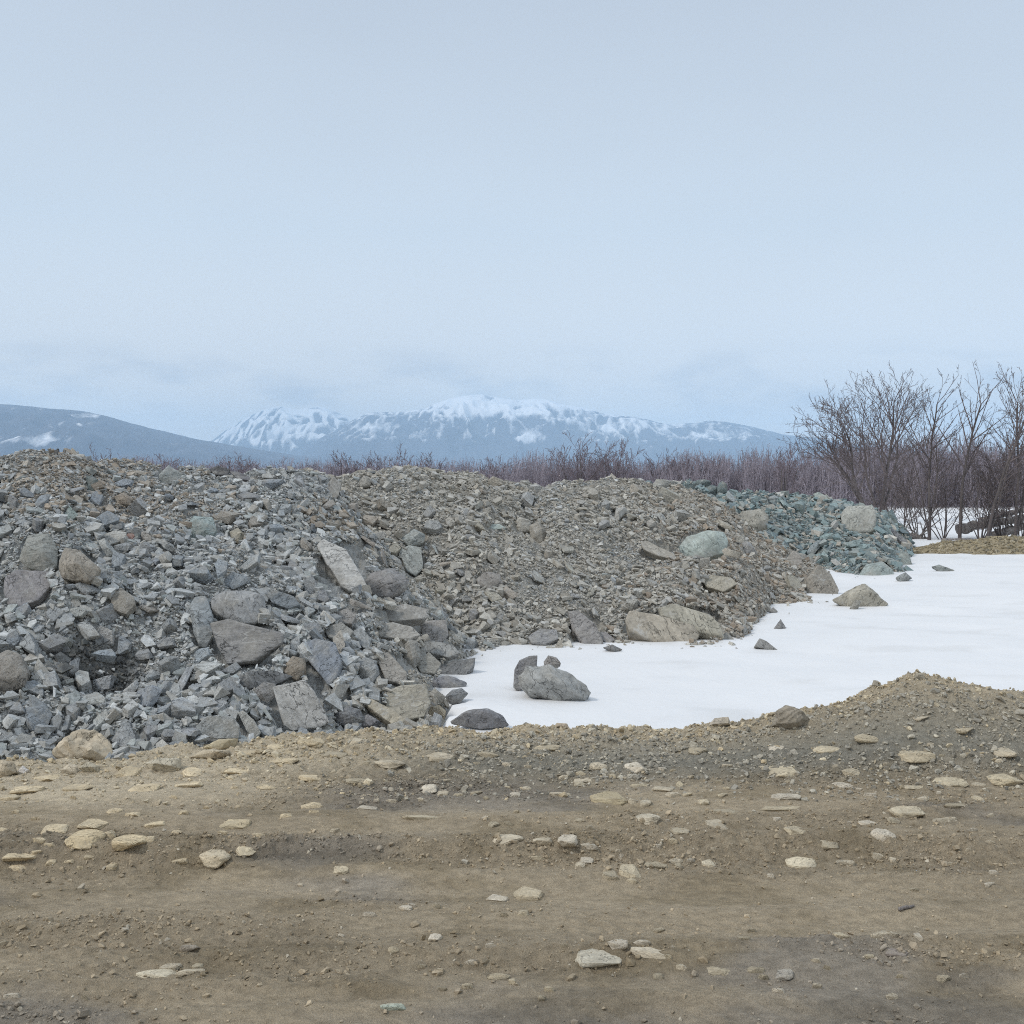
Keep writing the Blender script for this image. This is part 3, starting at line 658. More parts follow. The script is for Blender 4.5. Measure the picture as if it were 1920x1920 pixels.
# foot of the middle heap along the snow
H([(990, 1194), (1012, 1178), (1044, 1180), (1048, 1198), (1022, 1210), (996, 1206)], (.27, .27, .265), 'toe slab', 'dark grey slab at foot of middle heap touching the snow', 'slab', 45, thick=.5)
H([(1064, 1146), (1084, 1144), (1116, 1170), (1132, 1202), (1128, 1222), (1094, 1212), (1072, 1178)], (.265, .255, .24), 'diagonal slab', 'large brown grey slab sloping diagonally down into the snow', lean=48, thick=.4)
H([(1130, 1214), (1148, 1208), (1168, 1218), (1150, 1224)], (.27, .27, .265), None, 'small flat stone in snow below the diagonal slab', 'boulder', 50)
H([(1118, 1186), (1136, 1184), (1154, 1200), (1138, 1208)], (.26, .255, .25), None, 'small dark slab beside the diagonal slab at the snow', lean=48)
H([(1172, 1162), (1180, 1144), (1216, 1150), (1300, 1172), (1314, 1188), (1300, 1212), (1240, 1206), (1180, 1186)], (.375, .34, .27), 'tan beam', 'long tan block like a beam lying along the snow edge', 'slab', 40, thick=.75)
H([(1234, 1140), (1260, 1132), (1330, 1152), (1352, 1172), (1358, 1196), (1312, 1186), (1240, 1156)], (.345, .315, .25), 'second beam', 'second tan slab lying behind the long tan beam', 'slab', 45, thick=.6)
H([(1316, 1088), (1334, 1078), (1370, 1082), (1384, 1094), (1356, 1110), (1324, 1100)], (.345, .31, .245), 'tan wedge', 'tan wedge shaped slab on the brown slope above the beams', 'slab', 48)
H([(1350, 1196), (1362, 1184), (1384, 1206), (1366, 1212)], (.33, .325, .30), None, 'pale splinter in snow at the end of the second beam', 'slab', 45)
H([(1200, 1016), (1214, 1014), (1266, 1040), (1268, 1050), (1232, 1042), (1206, 1030)], (.33, .305, .26), 'ramp strip', 'long tan strip of rock dipping toward the pale teal egg', 'slab', 48)
H([(1268, 1026), (1288, 1004), (1326, 992), (1358, 996), (1366, 1012), (1360, 1036), (1312, 1048), (1278, 1040)], 'paleteal', 'pale teal egg', 'large pale teal egg shaped boulder on the brown slope', 'boulder', 42, bulge=.14)
H([(1374, 976), (1392, 956), (1430, 952), (1442, 966), (1440, 994), (1404, 1000), (1380, 992)], (.345, .325, .275), 'buff block', 'buff grey block uphill of the pale teal egg', 'boulder', 35, bulge=.1)
for q, (bx, lab) in enumerate([((1282, 906, 1310, 926), 'jagged dark teal block starting a row on the far crest'), ((1300, 898, 1336, 914), 'topmost dark teal block in the row on the far crest'),
                               ((1318, 908, 1350, 932), 'widest dark teal block in the row on the far crest'), ((1344, 902, 1366, 928), 'upright dark teal block ending the row on the far crest'),
                               ((1292, 920, 1322, 936), 'low dark teal block under the row on the far crest')]):
    H(bx, 'dteal', 'dark teal row' if q == 2 else None, lab, 'boulder', 25, group='dark teal blocks on the far crest', Yfix=24.6 - .1 * q)
H([(1524, 926), (1534, 922), (1550, 930), (1554, 938), (1530, 934)], 'paleteal', None, 'pale teal slab on crest of the far teal heap', 'slab', 40, Yfix=25.4)
H([(1578, 962), (1590, 946), (1636, 945), (1645, 958), (1642, 1000), (1610, 1006), (1582, 988)], (.37, .37, .33), 'tall pale block', 'tall pale square block at end of the far teal heap', 'boulder', 22, bulge=.06, thick=.6)
H([(1666, 992), (1674, 990), (1702, 1016), (1694, 1022)], 'dark', 'dark stick slab', 'dark narrow slab at end of far heap next to logs', 'slab', 35)
H([(1606, 1082), (1624, 1056), (1654, 1050), (1676, 1070), (1680, 1090), (1658, 1100), (1620, 1096)], (.31, .365, .355), 'teal boulder', 'big teal boulder at foot of far heap on the snow', 'boulder', 40, bulge=.16)
H([(1678, 1050), (1690, 1031), (1704, 1036), (1712, 1060), (1690, 1068)], (.31, .35, .33), 'teal gable', 'greenish gable shaped block behind the big teal boulder', 'boulder', 35)
H([(1680, 1082), (1698, 1072), (1711, 1084), (1690, 1094)], (.28, .305, .305), None, 'small grey block against the side of big teal boulder', 'boulder', 40)
H([(1560, 1124), (1588, 1106), (1620, 1091), (1638, 1104), (1668, 1132), (1650, 1144), (1590, 1140)], (.345, .315, .26), 'brown pyramid', 'brown pyramid shaped rock at the tip of middle heap', 'boulder', 40, bulge=.16)
H([(1594, 1140), (1604, 1124), (1616, 1126), (1610, 1140), (1600, 1146)], (.34, .32, .28), None, 'small upright stone in front of the brown pyramid', 'boulder', 35)
H([(1508, 1084), (1530, 1062), (1560, 1074), (1574, 1104), (1568, 1128), (1536, 1130), (1514, 1112)], (.30, .27, .225), 'brown hulk', 'broad brown boulder between the brown pyramid and upright slab', 'boulder', 38)
H([(1470, 1052), (1488, 1031), (1502, 1042), (1508, 1072), (1494, 1080), (1474, 1066)], (.325, .305, .265), 'upright slab', 'upright brown grey slab uphill of the broad brown boulder', 'slab', 35)
# stones out on the snow
H([(970, 1264), (984, 1248), (1030, 1246), (1070, 1260), (1102, 1282), (1108, 1298), (1098, 1312), (1044, 1315), (996, 1300), (972, 1282)], (.34, .345, .33), 'snow boulder', 'big speckled grey boulder lying alone on the snow', 'boulder', 30, bulge=.14, thick=.9, sink=.04, amp=.024)
H([(962, 1290), (964, 1256), (974, 1238), (994, 1229), (1008, 1228), (1007, 1252), (986, 1270), (976, 1296)], (.22, .22, .225), None, 'grey wedge leaning on the back of the lone snow boulder', 'slab', 20, thick=.6, Yfix=8.85)
H([(1019, 1240), (1028, 1228), (1044, 1232), (1052, 1244), (1044, 1253), (1022, 1253)], (.30, .28, .265), None, 'small brown stone resting on top of the lone snow boulder', 'boulder', 35, Yfix=8.72)
H([(1414, 1212), (1424, 1196), (1438, 1202), (1462, 1222), (1430, 1216)], (.285, .285, .28), 'snow tooth', 'grey tooth shaped stone with long tail on open snow', 'slab', 38, thick=.5)
H([(1451, 1178), (1464, 1160), (1476, 1180), (1460, 1182)], (.255, .255, .26), 'snow pyramid', 'small dark pyramid stone sticking out of the snow', 'boulder', 35)
H([(1440, 1146), (1450, 1138), (1459, 1146), (1452, 1151)], (.27, .27, .26), None, 'tiny round stone in snow behind the small dark pyramid', 'boulder', 45)
H([(1746, 1062), (1760, 1058), (1790, 1068), (1792, 1073), (1764, 1074)], (.30, .315, .305), 'far snow stone', 'flat greenish stone lying on far snow near the gravel mound', 'boulder', 55)
H([(842, 1354), (868, 1336), (880, 1330), (884, 1340), (918, 1331), (944, 1340), (957, 1360), (900, 1366)], (.215, .22, .23), 'berm rock', 'low dark rock between the snow and the road bank', 'boulder', 45, Yfix=7.45)
# sandy and pale stones on the road bank
H([(97, 1420), (112, 1384), (140, 1366), (180, 1370), (204, 1392), (213, 1424), (180, 1434), (128, 1432)], (.45, .375, .26), 'sandy clod', 'big crumbly sandy clod on the bank below the grey heap', 'boulder', 40, name='dirt_clod', cat='clod', bulge=.24, amp=.05, mat=M_STONE)
H([(378, 1402), (410, 1386), (448, 1383), (440, 1402), (410, 1410)], (.47, .39, .25), 'sandy slab', 'smooth sandy oval slab along the bank top', 'boulder', 45, mat=M_STONE)
H([(353, 1420), (384, 1404), (432, 1406), (436, 1416), (400, 1426)], (.45, .38, .26), None, 'low sandy slab just below the smooth oval slab', 'boulder', 48, mat=M_STONE)
H([(270, 1430), (300, 1420), (338, 1422), (340, 1440), (324, 1450), (280, 1446)], (.48, .42, .31), 'cream block', 'cream coloured block on the bank beside sandy slabs', 'boulder', 42, mat=M_STONE)
H([(146, 1440), (164, 1427), (186, 1436), (184, 1448), (160, 1450)], (.47, .40, .28), None, 'sandy egg shaped pebble below the big sandy clod', 'boulder', 42, mat=M_STONE)
H([(112, 1444), (130, 1430), (146, 1436), (144, 1452), (120, 1454)], (.45, .38, .27), None, 'sandy lump beside the egg shaped pebble', 'boulder', 42, mat=M_STONE)
H([(32, 1446), (42, 1435), (54, 1444), (46, 1453)], 'white', 'white stone', 'small white stone on the bank near the photo edge', 'boulder', 42, mat=M_STONE)
H([(-20, 1440), (0, 1424), (24, 1428), (28, 1448), (6, 1460)], (.47, .39, .26), None, 'sandy block on the bank cut by the photo edge', 'boulder', 42, mat=M_STONE)
H([(1035, 1366), (1044, 1355), (1064, 1356), (1068, 1368)], (.42, .34, .23), 'bank knob', 'rusty tan stone on bank rim against the snow', 'boulder', 38, mat=M_STONE)
H([(1326, 1362), (1340, 1346), (1366, 1343), (1373, 1360)], (.40, .35, .27), 'bank block', 'tan block on bank rim beside a small round stone', 'boulder', 35, mat=M_STONE)
H([(1378, 1360), (1385, 1351), (1393, 1360)], (.36, .32, .25), None, 'small round stone beside the tan rim block', 'boulder', 35, mat=M_STONE)
H([(1447, 1362), (1456, 1334), (1474, 1321), (1506, 1332), (1520, 1352), (1506, 1369), (1470, 1368)], (.25, .215, .16), 'dark clod', 'dark crumbly earth clod on the bank below gravel mound', 'boulder', 40, name='dirt_clod', cat='clod', amp=.035, bulge=.22, mat=M_STONE)
H([(1713, 1272), (1718, 1261), (1732, 1262), (1735, 1275)], (.36, .32, .245), 'mound top stone', 'stone on the very top of the gravel mound', 'boulder', 30, mat=M_STONE)
H([(1634, 1286), (1638, 1275), (1646, 1276), (1647, 1288)], (.35, .31, .24), None, 'stone on the shoulder of gravel mound against the snow', 'boulder', 30, mat=M_STONE)
H([(1899, 1340), (1906, 1329), (1926, 1330), (1926, 1344)], (.40, .36, .28), None, 'pale block at photo edge on the gravel mound flank', 'boulder', 35, mat=M_STONE)

# ------------------------------------------------------------------ labels for the many similar rocks: look plus the two most telling landmarks
USED = {}
def rel(dx, dy, up='uphill from', down='downhill from'):
    if abs(dx) > abs(dy) * 1.3: return 'beside'
    return up if dy < 0 else down
def auto_label(look, cx, cy, lands, up='uphill from', down='downhill from'):
    near = sorted(lands, key=lambda l: math.hypot(l[1] - cx, (l[2] - cy) * 1.2))[:9]
    best = None
    for a in range(len(near)):
        for b in range(a + 1, len(near)):
            A, B = near[a], near[b]
            va = (cx - A[1], cy - A[2]); vb = (cx - B[1], cy - B[2])
            la, lb = math.hypot(*va), math.hypot(*vb)
            dot = (va[0] * vb[0] + va[1] * vb[1]) / (la * lb + 1e-6)
            if dot < -.75: t = f'{look} between the {A[0]} and the {B[0]}'
            else: t = f'{look} {rel(*va, up, down)} the {A[0]} and {rel(*vb, up, down)} the {B[0]}'
            if len(t.split()) > 16: continue
            if t not in USED: USED[t] = 1; return t
            best = best or t
    return best or f'{look} {rel(cx - near[0][1], cy - near[0][2], up, down)} the {near[0][0]}'

# ------------------------------------------------------------------ the next largest rocks of the heaps, one object each, copied from a set of rock shapes
def rock_proto(i):
    rs = np.random.RandomState(900 + i)
    n = rs.randint(4, 7); a = np.sort((np.arange(n) + rs.uniform(-.36, .36, n)) * 2 * np.pi / n); r = rs.uniform(.40, .64, n); el = rs.uniform(.42, .85)
    th = (.14, .20, .32, .48)[i % 4] * rs.uniform(.9, 1.15)
    top = np.stack([np.cos(a) * r, np.sin(a) * r * el, np.full(n, th / 2)], 1) * np.array([rs.uniform(.75, 1), rs.uniform(.75, 1), 1])
    bot = np.stack([np.cos(a) * r, np.sin(a) * r * el, np.full(n, -th / 2)], 1)
    p = np.concatenate([top, bot]); p += rs.uniform(-.06, .06, p.shape); p[:, 2] += p[:, 0] * rs.uniform(-.18, .18) + p[:, 1] * rs.uniform(-.15, .15)
    bm = hull_pts([tuple(q) for q in p])
    bmesh.ops.dissolve_limit(bm, angle_limit=math.radians(9), verts=bm.verts, edges=bm.edges)
    bmesh.ops.bevel(bm, geom=bm.edges[:], offset=.010, segments=1, affect='EDGES', clamp_overlap=True)
    refine(bm, .12, .011, 900 + i, ledge=1.0)
    return finish(bm, 'rock', 20)
RP = [rock_proto(i) for i in range(18)]
SHAPE = ['thin slab', 'slab', 'block', 'chunk']
NAMEC = {'grey': 'grey', 'dark': 'dark grey', 'blue': 'blue grey', 'pale': 'pale', 'tan': 'tan', 'brown': 'brown', 'teal': 'teal', 'dteal': 'dark teal', 'gtan': 'buff'}
rs = np.random.RandomState(77)
first = {}
count = 0; tries = 0
placed = []
while count < 196 and tries < 6000:
    tries += 1
    q = rs.rand()
    if q < .74: px, py = rs.uniform(-10, 900), rs.uniform(900, 1390); py = 900 + 490 * (rs.rand() ** .75)
    elif q < .90: px, py = rs.uniform(640, 1560), rs.uniform(905, 1210)
    else: px, py = rs.uniform(1240, 1720), rs.uniform(930, 1085)
    if any(((px - h[0]) / (h[2] + 12)) ** 2 + ((py - h[1]) / (h[3] + 10)) ** 2 < 1 for h in HERO_PX): continue
    if any(math.hypot(px - h[0], py - h[1]) < (h[2] + 10) for h in placed): continue
    a = hit(px, py)
    hs = {k: float(mound_h(k, a.x, a.y)) for k in SEG}; key = max(hs, key=hs.get)
    if hs[key] < a.z - .06 or float(snow_h(a.x, a.y)) > hs[key] - .03: continue
    low = min(1, max(0, (py - 1000) / 300))
    wpx = (rs.uniform(26, 44) + 16 * low * rs.rand()) if key == 'grey' else rs.uniform(18, 34)
    size = wpx / F * a.y * 1.12
    if key == 'grey':
        ck = rs.choice(['grey', 'grey', 'blue', 'dark', 'pale', 'brown' if py < 1150 else 'grey', 'gtan' if px > 560 else 'blue'])
    elif key == 'tan': ck = rs.choice(['gtan', 'gtan', 'tan', 'grey', 'brown', 'pale'])
    else: ck = rs.choice(['teal', 'teal', 'dteal', 'grey'])
    pi = rs.randint(len(RP))
    if pi not in first:
        o = link('rock', RP[pi], M_ROCK); first[pi] = o
    else:
        o = first[pi].copy(); COL.objects.link(o)
    nr_ = normals_of(lambda x, y: mound_h(key, x, y, False), np.array([a.x]), np.array([a.y]), .3)[0]
    ax = Vector(nr_) + Vector(rs.normal(size=3) * .30) + Vector((0, -.25, 0)); ax.normalize()
    o.location = a + ax * size * .10
    o.rotation_mode = 'QUATERNION'; o.rotation_quaternion = ax.to_track_quat('Z', 'Y') @ Matrix.Rotation(rs.uniform(0, 6.28), 3, 'Z').to_quaternion()
    o.scale = (size * rs.uniform(.9, 1.15), size * rs.uniform(.85, 1.1), size * rs.uniform(.8, 1.25))
    kk = np.array(jig(rs, ALB[ck], .10)) * .66 + PAL[key].mean(0) * .42; o.color = (*kk, 1)
    tag(o, auto_label(NAMEC[ck] + ' ' + SHAPE[pi % 4], px, py, LAND), 'rock', 'smaller rocks of the rubble heaps', 'thing')
    placed.append((px, py, wpx / 2)); HERO_PX.append((px, py, wpx * .42, wpx * .30, a.y)); count += 1

rubble('grey', 201, 'large heap of broken blue grey slate rubble beside the road', 175000, .024, 3.4, .0040)
rubble('tan', 202, 'middle heap of finer tan brown rubble sloping down to snow', 120000, .025, 3.2, .0034)
rubble('teal', 203, 'distant heap of teal green rubble in front of the bare trees', 30000, .046, 3.2, .004)

# ------------------------------------------------------------------ pale cobbles set in the road
def cobble_proto(i):
    rs = np.random.RandomState(700 + i)
    n = 22; p = rs.normal(size=(n, 3)); p /= np.linalg.norm(p, axis=1)[:, None]
    p = np.sign(p) * np.abs(p) ** .8; p *= np.array([.56, .52, .52]); p[:, 2] = np.minimum(p[:, 2], rs.uniform(.26, .42)) ; p[:, 0] = np.clip(p[:, 0], -.5, .5)
    bm = hull_pts([tuple(q) for q in p])
    bmesh.ops.dissolve_limit(bm, angle_limit=math.radians(12), verts=bm.verts, edges=bm.edges)
    bmesh.ops.bevel(bm, geom=bm.edges[:], offset=.09, segments=2, affect='EDGES', clamp_overlap=True)
    refine(bm, .13, .02, 700 + i, fol=5, ledge=.3)
    return finish(bm, 'cobble', 50)
CP = [cobble_proto(i) for i in range(12)]
R_LAND = [('sandy clod', 155, 1400), ('cream block', 305, 1435), ('sandy slab', 412, 1397), ('white stone', 43, 1444), ('bank knob', 1052, 1361), ('bank block', 1350, 1352), ('dark clod', 1484, 1345),
          ('mound top stone', 1724, 1268), ('square slab', 565, 1320), ('tan plank', 720, 1338), ('berm rock', 900, 1348), ('dead stick', 1700, 1711)]
# landmarks of the road itself: box, colour, short name, label
MARK = [((1077, 1777, 1173, 1810), (.50, .49, .44), 'big cobble', 'largest pale greenish cobble in the road with a flat companion close by'),
 ((1183, 1773, 1267, 1793), (.56, .52, .44), 'flat companion', 'long pale flat cobble next to the largest greenish cobble'),
 ((955, 1663, 1017, 1688), (.52, .47, .37), 'squared cobble', 'squared tan cobble with rounded end alone in the smooth rut'),
 ((912, 1675, 953, 1692), (.60, .57, .51), 'knobbly stone', 'knobbly white stone touching the squared tan cobble'),
 ((803, 1753, 828, 1768), (.60, .57, .51), 'lone egg', 'small white egg shaped pebble alone in the smooth mud'),
 ((923, 1562, 983, 1583), (.54, .50, .42), 'domed cobble', 'pale domed cobble in the middle of the road'),
 ((755, 1527, 830, 1535), (.50, .46, .37), 'low strip', 'long low sliver of pale stone barely above the mud'),
 ((1108, 1483, 1177, 1507), (.46, .41, .30), 'loaf cobble', 'loaf shaped tan cobble beside two upright stones'),
 ((1197, 1490, 1225, 1515), (.48, .45, .38), 'ball stone', 'round ball shaped stone ending the row of three'),
 ((1187, 1520, 1237, 1542), (.54, .51, .44), 'ragged stone', 'pale ragged stone below the round ball shaped stone'),
 ((1413, 1430, 1493, 1459), (.48, .44, .35), 'bank dome', 'big smooth tan domed boulder at foot of the gravel bank'),
 ((1849, 1447, 1917, 1466), (.54, .49, .38), 'edge loaf', 'long pale loaf shaped cobble near the photo edge by the bank'),
 ((1749, 1454, 1814, 1472), (.48, .44, .35), 'twin hump', 'tan double humped cobble at foot of gravel mound flank'),
 ((1667, 1503, 1735, 1527), (.52, .48, .39), 'ridge stone', 'pale ridged stone in the road in front of gravel mound'),
 ((1474, 1604, 1535, 1634), (.58, .54, .44), 'tongue stone', 'pale tongue shaped stone tilted down at the rut edge'),
 ((1315, 1611, 1345, 1630), (.56, .52, .43), 'tooth stone', 'small pale tooth shaped stone at the rut edge'),
 ((1657, 1777, 1702, 1794), (.30, .275, .265), 'lilac stone', 'lilac grey stone half buried among small gravel'),
 ((125, 1555, 193, 1583), (.54, .47, .34), 'cracked cobble', 'big cracked sandy cobble in a row at road side'),
 ((217, 1557, 283, 1590), (.56, .49, .36), 'chipped cobble', 'big sandy cobble with chipped flat end in the road'),
 ((400, 1535, 468, 1553), (.52, .46, .34), 'ragged flat', 'flat ragged sandy stone flush with the mud'),
 ((373, 1585, 433, 1617), (.56, .51, .41), 'pitted stone', 'pale pitted stone with dark undercut beside a long egg'),
 ((442, 1588, 482, 1610), (.56, .51, .40), 'long egg', 'pale long egg shaped stone tilted in the mud'),
 ((257, 1818, 330, 1840), (.60, .57, .48), 'near slab', 'broad pale broken slab flush with mud in a near cluster'),
 ((337, 1775, 375, 1788), (.36, .33, .29), 'grey pebble', 'rounded greyish pebble behind the near cluster of stones'),
 ((713, 1882, 763, 1895), (.46, .53, .49), 'mint stone', 'mint green flat stone at the very front of the road'),
 ((1446, 1814, 1489, 1836), (.36, .355, .34), 'grey smear', 'streaked grey stone flush with the mud near the front')]
ROAD = [(1819,1466,1851,1475),(1446,1487,1500,1501),(1420,1510,1500,1519),(1336,1519,1399,1529),(1322,1536,1374,1557),(1465,1545,1509,1562),(1537,1569,1570,1592),(1606,1539,1643,1550),(1629,1551,1678,1576),(1765,1505,1824,1515),(1741,1535,1800,1541),
 (1559,1611,1601,1620),(1631,1597,1653,1606),(1559,1749,1598,1763),(1632,1744,1688,1756),(1713,1749,1734,1763),(1397,1812,1433,1822),(1325,1810,1381,1826),(1345,1488,1367,1495),(1306,1498,1329,1508),(1664,1534,1687,1548),(1716,1493,1741,1503),(1618,1487,1643,1494),
 (1664,1608,1680,1619),(1678,1402,1751,1424),(1711,1339,1744,1351),(1577,1438,1611,1456),(1280,1486,1300,1494),(1268,1811,1290,1821),(1137,1762,1177,1777),(1187,1763,1220,1773),(970,1708,992,1718),(1000,1572,1035,1583),(1177,1492,1193,1513),(1105,1425,1142,1445),
 (1170,1423,1217,1445),(1072,1458,1127,1468),(1075,1467,1097,1477),(1142,1447,1160,1463),(1180,1470,1220,1477),(1222,1475,1263,1485),(1243,1485,1275,1495),(900,1525,918,1537),(787,1473,820,1487),(815,1483,843,1492),(882,1485,907,1492),(670,1510,707,1520),
 (1087,1607,1113,1620),(1077,1617,1097,1630),(992,1607,1020,1613),(1128,1630,1167,1650),(1160,1618,1207,1643),(1207,1615,1253,1632),(1250,1603,1280,1617),(1263,1617,1278,1628),(1047,1568,1083,1587),(1088,1583,1122,1592),(747,1700,773,1710),(763,1693,785,1702),
 (680,1713,707,1720),(870,1800,898,1807),(913,1828,957,1840),(953,1840,973,1850),(1020,1852,1040,1860),(1008,1873,1023,1882),(820,1855,840,1861),(620,1623,655,1637),(1257,1552,1293,1567),(792,1408,853,1423),(892,1408,937,1417),(150,1533,200,1557),(80,1543,128,1565),
 (197,1553,218,1580),(272,1567,290,1583),(5,1602,70,1617),(18,1617,60,1630),(323,1607,353,1617),(200,1515,230,1525),(235,1522,263,1532),(565,1502,608,1515),(-4,1487,37,1502),(297,1803,340,1820),(360,1803,383,1817),(325,1818,383,1830),(60,1573,85,1581),
 (83,1581,107,1589),(58,1595,80,1602),(157,1605,177,1613),(85,1613,105,1622),(120,1612,138,1620),(197,1617,220,1632),(273,1538,310,1550),(468,1565,498,1571),(525,1526,548,1533),(1030,1488,1075,1494),(700,1420,760,1436),(640,1460,690,1470),(560,1452,610,1462),
 (480,1472,520,1482),(1520,1395,1580,1410),(1600,1375,1650,1390),(1860,1400,1905,1415),(1440,1395,1490,1408),(1290,1400,1330,1415),(1000,1390,1050,1405),(1790,1360,1830,1374),(1560,1465,1600,1476),(1690,1470,1730,1480),(60,1450,110,1470),(215,1440,262,1462),(340,1440,385,1458),(440,1402,490,1418),(500,1392,548,1406),(560,1380,610,1396),(650,1380,690,1392),(20,1470,80,1488),(120,1468,180,1484),(240,1470,300,1486),(330,1465,380,1478),(420,1440,470,1452),(500,1420,560,1434),(600,1410,650,1422)]
rs = np.random.RandomState(29)
_t = 0
while len(ROAD) < 250 and _t < 4000:                     # further small embedded stones in the same belts
    _t += 1
    q_ = rs.rand()
    if q_ < .5: cx, cy_ = rs.uniform(640, 1915), rs.normal(1455, 45)
    elif q_ < .7: cx, cy_ = rs.uniform(0, 700), rs.normal(1490, 45)
    elif q_ < .88: cx, cy_ = rs.uniform(900, 1900), rs.normal(1600, 28)
    else: cx, cy_ = rs.uniform(0, 1900), rs.normal(1800, 50)
    if not 1385 < cy_ < 1910: continue
    w_ = rs.uniform(11, 27) * (.8 + .4 * (cy_ - 1400) / 500); h_ = w_ * rs.uniform(.24, .5)
    if any(abs(cx - (b_[0] + b_[2]) / 2) < (w_ + b_[2] - b_[0]) / 2 + 3 and abs(cy_ - (b_[1] + b_[3]) / 2) < (h_ + b_[3] - b_[1]) / 2 + 3 for b_ in ROAD + [m_[0] for m_ in MARK]): continue
    ROAD.append((cx - w_ / 2, cy_ - h_ / 2, cx + w_ / 2, cy_ + h_ / 2))
rs = np.random.RandomState(31)
firstc = {}
def cobble(box, col, label, wide=True):
    x0, y0, x1, y1 = box; cx = (x0 + x1) / 2
    a = hit(cx, (y0 + y1) / 2 + (y1 - y0) * .15); Y = a.y
    w = (x1 - x0) / F * Y; vis = (y1 - y0) / F * Y; sn = CAMZ / math.hypot(CAMZ, Y); cs = math.sqrt(1 - sn * sn)
    hz = max(.46 * vis, .017); D = min(1.15 * w, max(.35 * w, (vis - hz * cs * .6) / sn))
    pi = rs.randint(len(CP))
    if pi not in firstc: o = link('cobble', CP[pi], M_STONE); firstc[pi] = o
    else: o = firstc[pi].copy(); COL.objects.link(o)
    zt = {0: .33}.get(0)
    o.scale = (w * 1.02, D, hz * 2.1); zc = float(road_h(a.x, a.y)); zf = float(min(zc, road_h(a.x, a.y - D * .5), road_h(a.x - w * .3, a.y - D * .3)))
    o.location = (a.x, a.y, max(zf, zc - .5 * hz) + hz * .10)
    o.rotation_euler = (rs.uniform(-.08, .08), rs.uniform(-.09, .09), rs.choice([0, math.pi]) + rs.uniform(-.22, .22))
    o.color = (col[0] * 1.08, col[1] * 1.0, col[2] * .88, 1)
    tag(o, label, 'stone', 'pale stones set in the road', 'thing')
for box, col, short, label in MARK:
    R_LAND.append((short, (box[0] + box[2]) / 2, (box[1] + box[3]) / 2))
for box, col, short, label in MARK: cobble(box, col, label)
for box in ROAD:
    cx, cy_ = (box[0] + box[2]) / 2, (box[1] + box[3]) / 2; ar = (box[2] - box[0]) / (box[3] - box[1])
    warm = cx < 620 and cy_ < 1640; k = rs.uniform(.84, 1.08)
    base = (.60, .53, .40) if warm else ((.53, .49, .41), (.50, .455, .36), (.58, .55, .49), (.42, .385, .31))[rs.randint(4)]
    nm = 'sandy' if warm else {.53: 'pale', .50: 'tan', .58: 'whitish', .42: 'dull'}[base[0]]
    shp = 'flat sliver' if ar > 4.2 else ('flat stone' if ar > 2.6 else ('stone' if ar > 1.7 else 'pebble'))
    cobble(box, tuple(c * k for c in base), auto_label(nm + ' ' + shp, cx, cy_, R_LAND, 'behind', 'in front of'))

# ------------------------------------------------------------------ loose gravel of the bank and mound, crumbs of mud on the road (countless, one object each)
def stuff(name, label, cat, protos, pos, size, col, tilt, nrm, mat, seed):
    rs = np.random.RandomState(seed)
    R = rot_mats(rs, len(pos), np.full(len(pos), tilt), nrm)
    V, Lp, C, LC = scatter(protos, rs, pos, size, R, col)
    me = mesh_np(name, V, Lp.ravel(), 3, C, LC, False)
    return tag(link(name, me, mat), label, cat, None, 'stuff')
rs = np.random.RandomState(41)
n = 80000
x = rs.uniform(-4.4, 4.4, n); y = rs.uniform(5.6, 7.5, n); px = x / y * F + 960
Yc, Zc = berm_crest(px); d = y - Yc
dens = np.where(d < .25, (.16 + .84 * smooth(-.75, -.18, d) + .5 * smooth(700, 1100, px) * smooth(-1.25, -.9, d)) * (.35 + .65 * smooth(-.3, .3, fbm2(x * 1.2, y * 3, 3, 145))) * (1 - .6 * smooth(560, 300, px)), .6 * smooth(.8, .2, d))
ok = rs.rand(n) < dens; x, y, px, d = x[ok], y[ok], px[ok], d[ok]; n = len(x)
z = road_h(x, y); nr_ = normals_of(lambda a, b: road_h(a, b), x, y, .05)
size = np.clip(.0115 * np.exp(rs.normal(size=n) * .62), .005, .06)
sandc = np.array([[.58, .47, .305], [.64, .55, .39], [.50, .41, .275], [.60, .51, .36]])[rs.randint(0, 4, n)]; greyc = np.array([[.37, .34, .28], [.44, .40, .32], [.29, .265, .215], [.52, .47, .37]])[rs.randint(0, 4, n)]
isg = rs.rand(n) < np.clip(smooth(500, 950, px) * smooth(-.05, -.4, d) + .15 * smooth(600, 1100, px), 0, .92)
col = np.where(isg[:, None], greyc, sandc) * rs.uniform(.82, 1.12, (n, 1))
stuff('gravel', 'loose sandy and grey gravel along the road bank and its mound', 'gravel', PEBS + SHARDS[:8], np.stack([x, y, z + size * .08], 1), size, col, .5, nr_, M_RUB, 42)
rs = np.random.RandomState(43)
n = 150000
x = rs.uniform(-2.9, 2.9, n); y = 3.0 + 3.1 * rs.rand(n); ok = np.abs(x) < y * .5; x, y = x[ok], y[ok]
rg = road_rough(x, y); ok = rs.rand(len(x)) < np.clip((rg - .55) * .5, .05, .7) * (.4 + .6 * smooth(-.1, .4, fbm2(x * 1.4, y * 2.5, 3, 140))); x, y = x[ok], y[ok]; n = len(x)
size = np.clip(.0078 * np.exp(rs.normal(size=n) * .58), .003, .042)
col = road_col(x, y) * rs.uniform(.72, 1.12, (n, 1)); st = rs.rand(n) < .05; col[st] = np.array([.52, .46, .36]) * rs.uniform(.8, 1.15, (st.sum(), 1))
stuff('mud_crumbs', 'crumbs of mud and grit scattered over the rutted road', 'mud', PEBS + SHARDS[:6], np.stack([x, y, road_h(x, y) + size * .10], 1), size, col, .6, normals_of(road_h, x, y, .03), M_GRAV, 44)

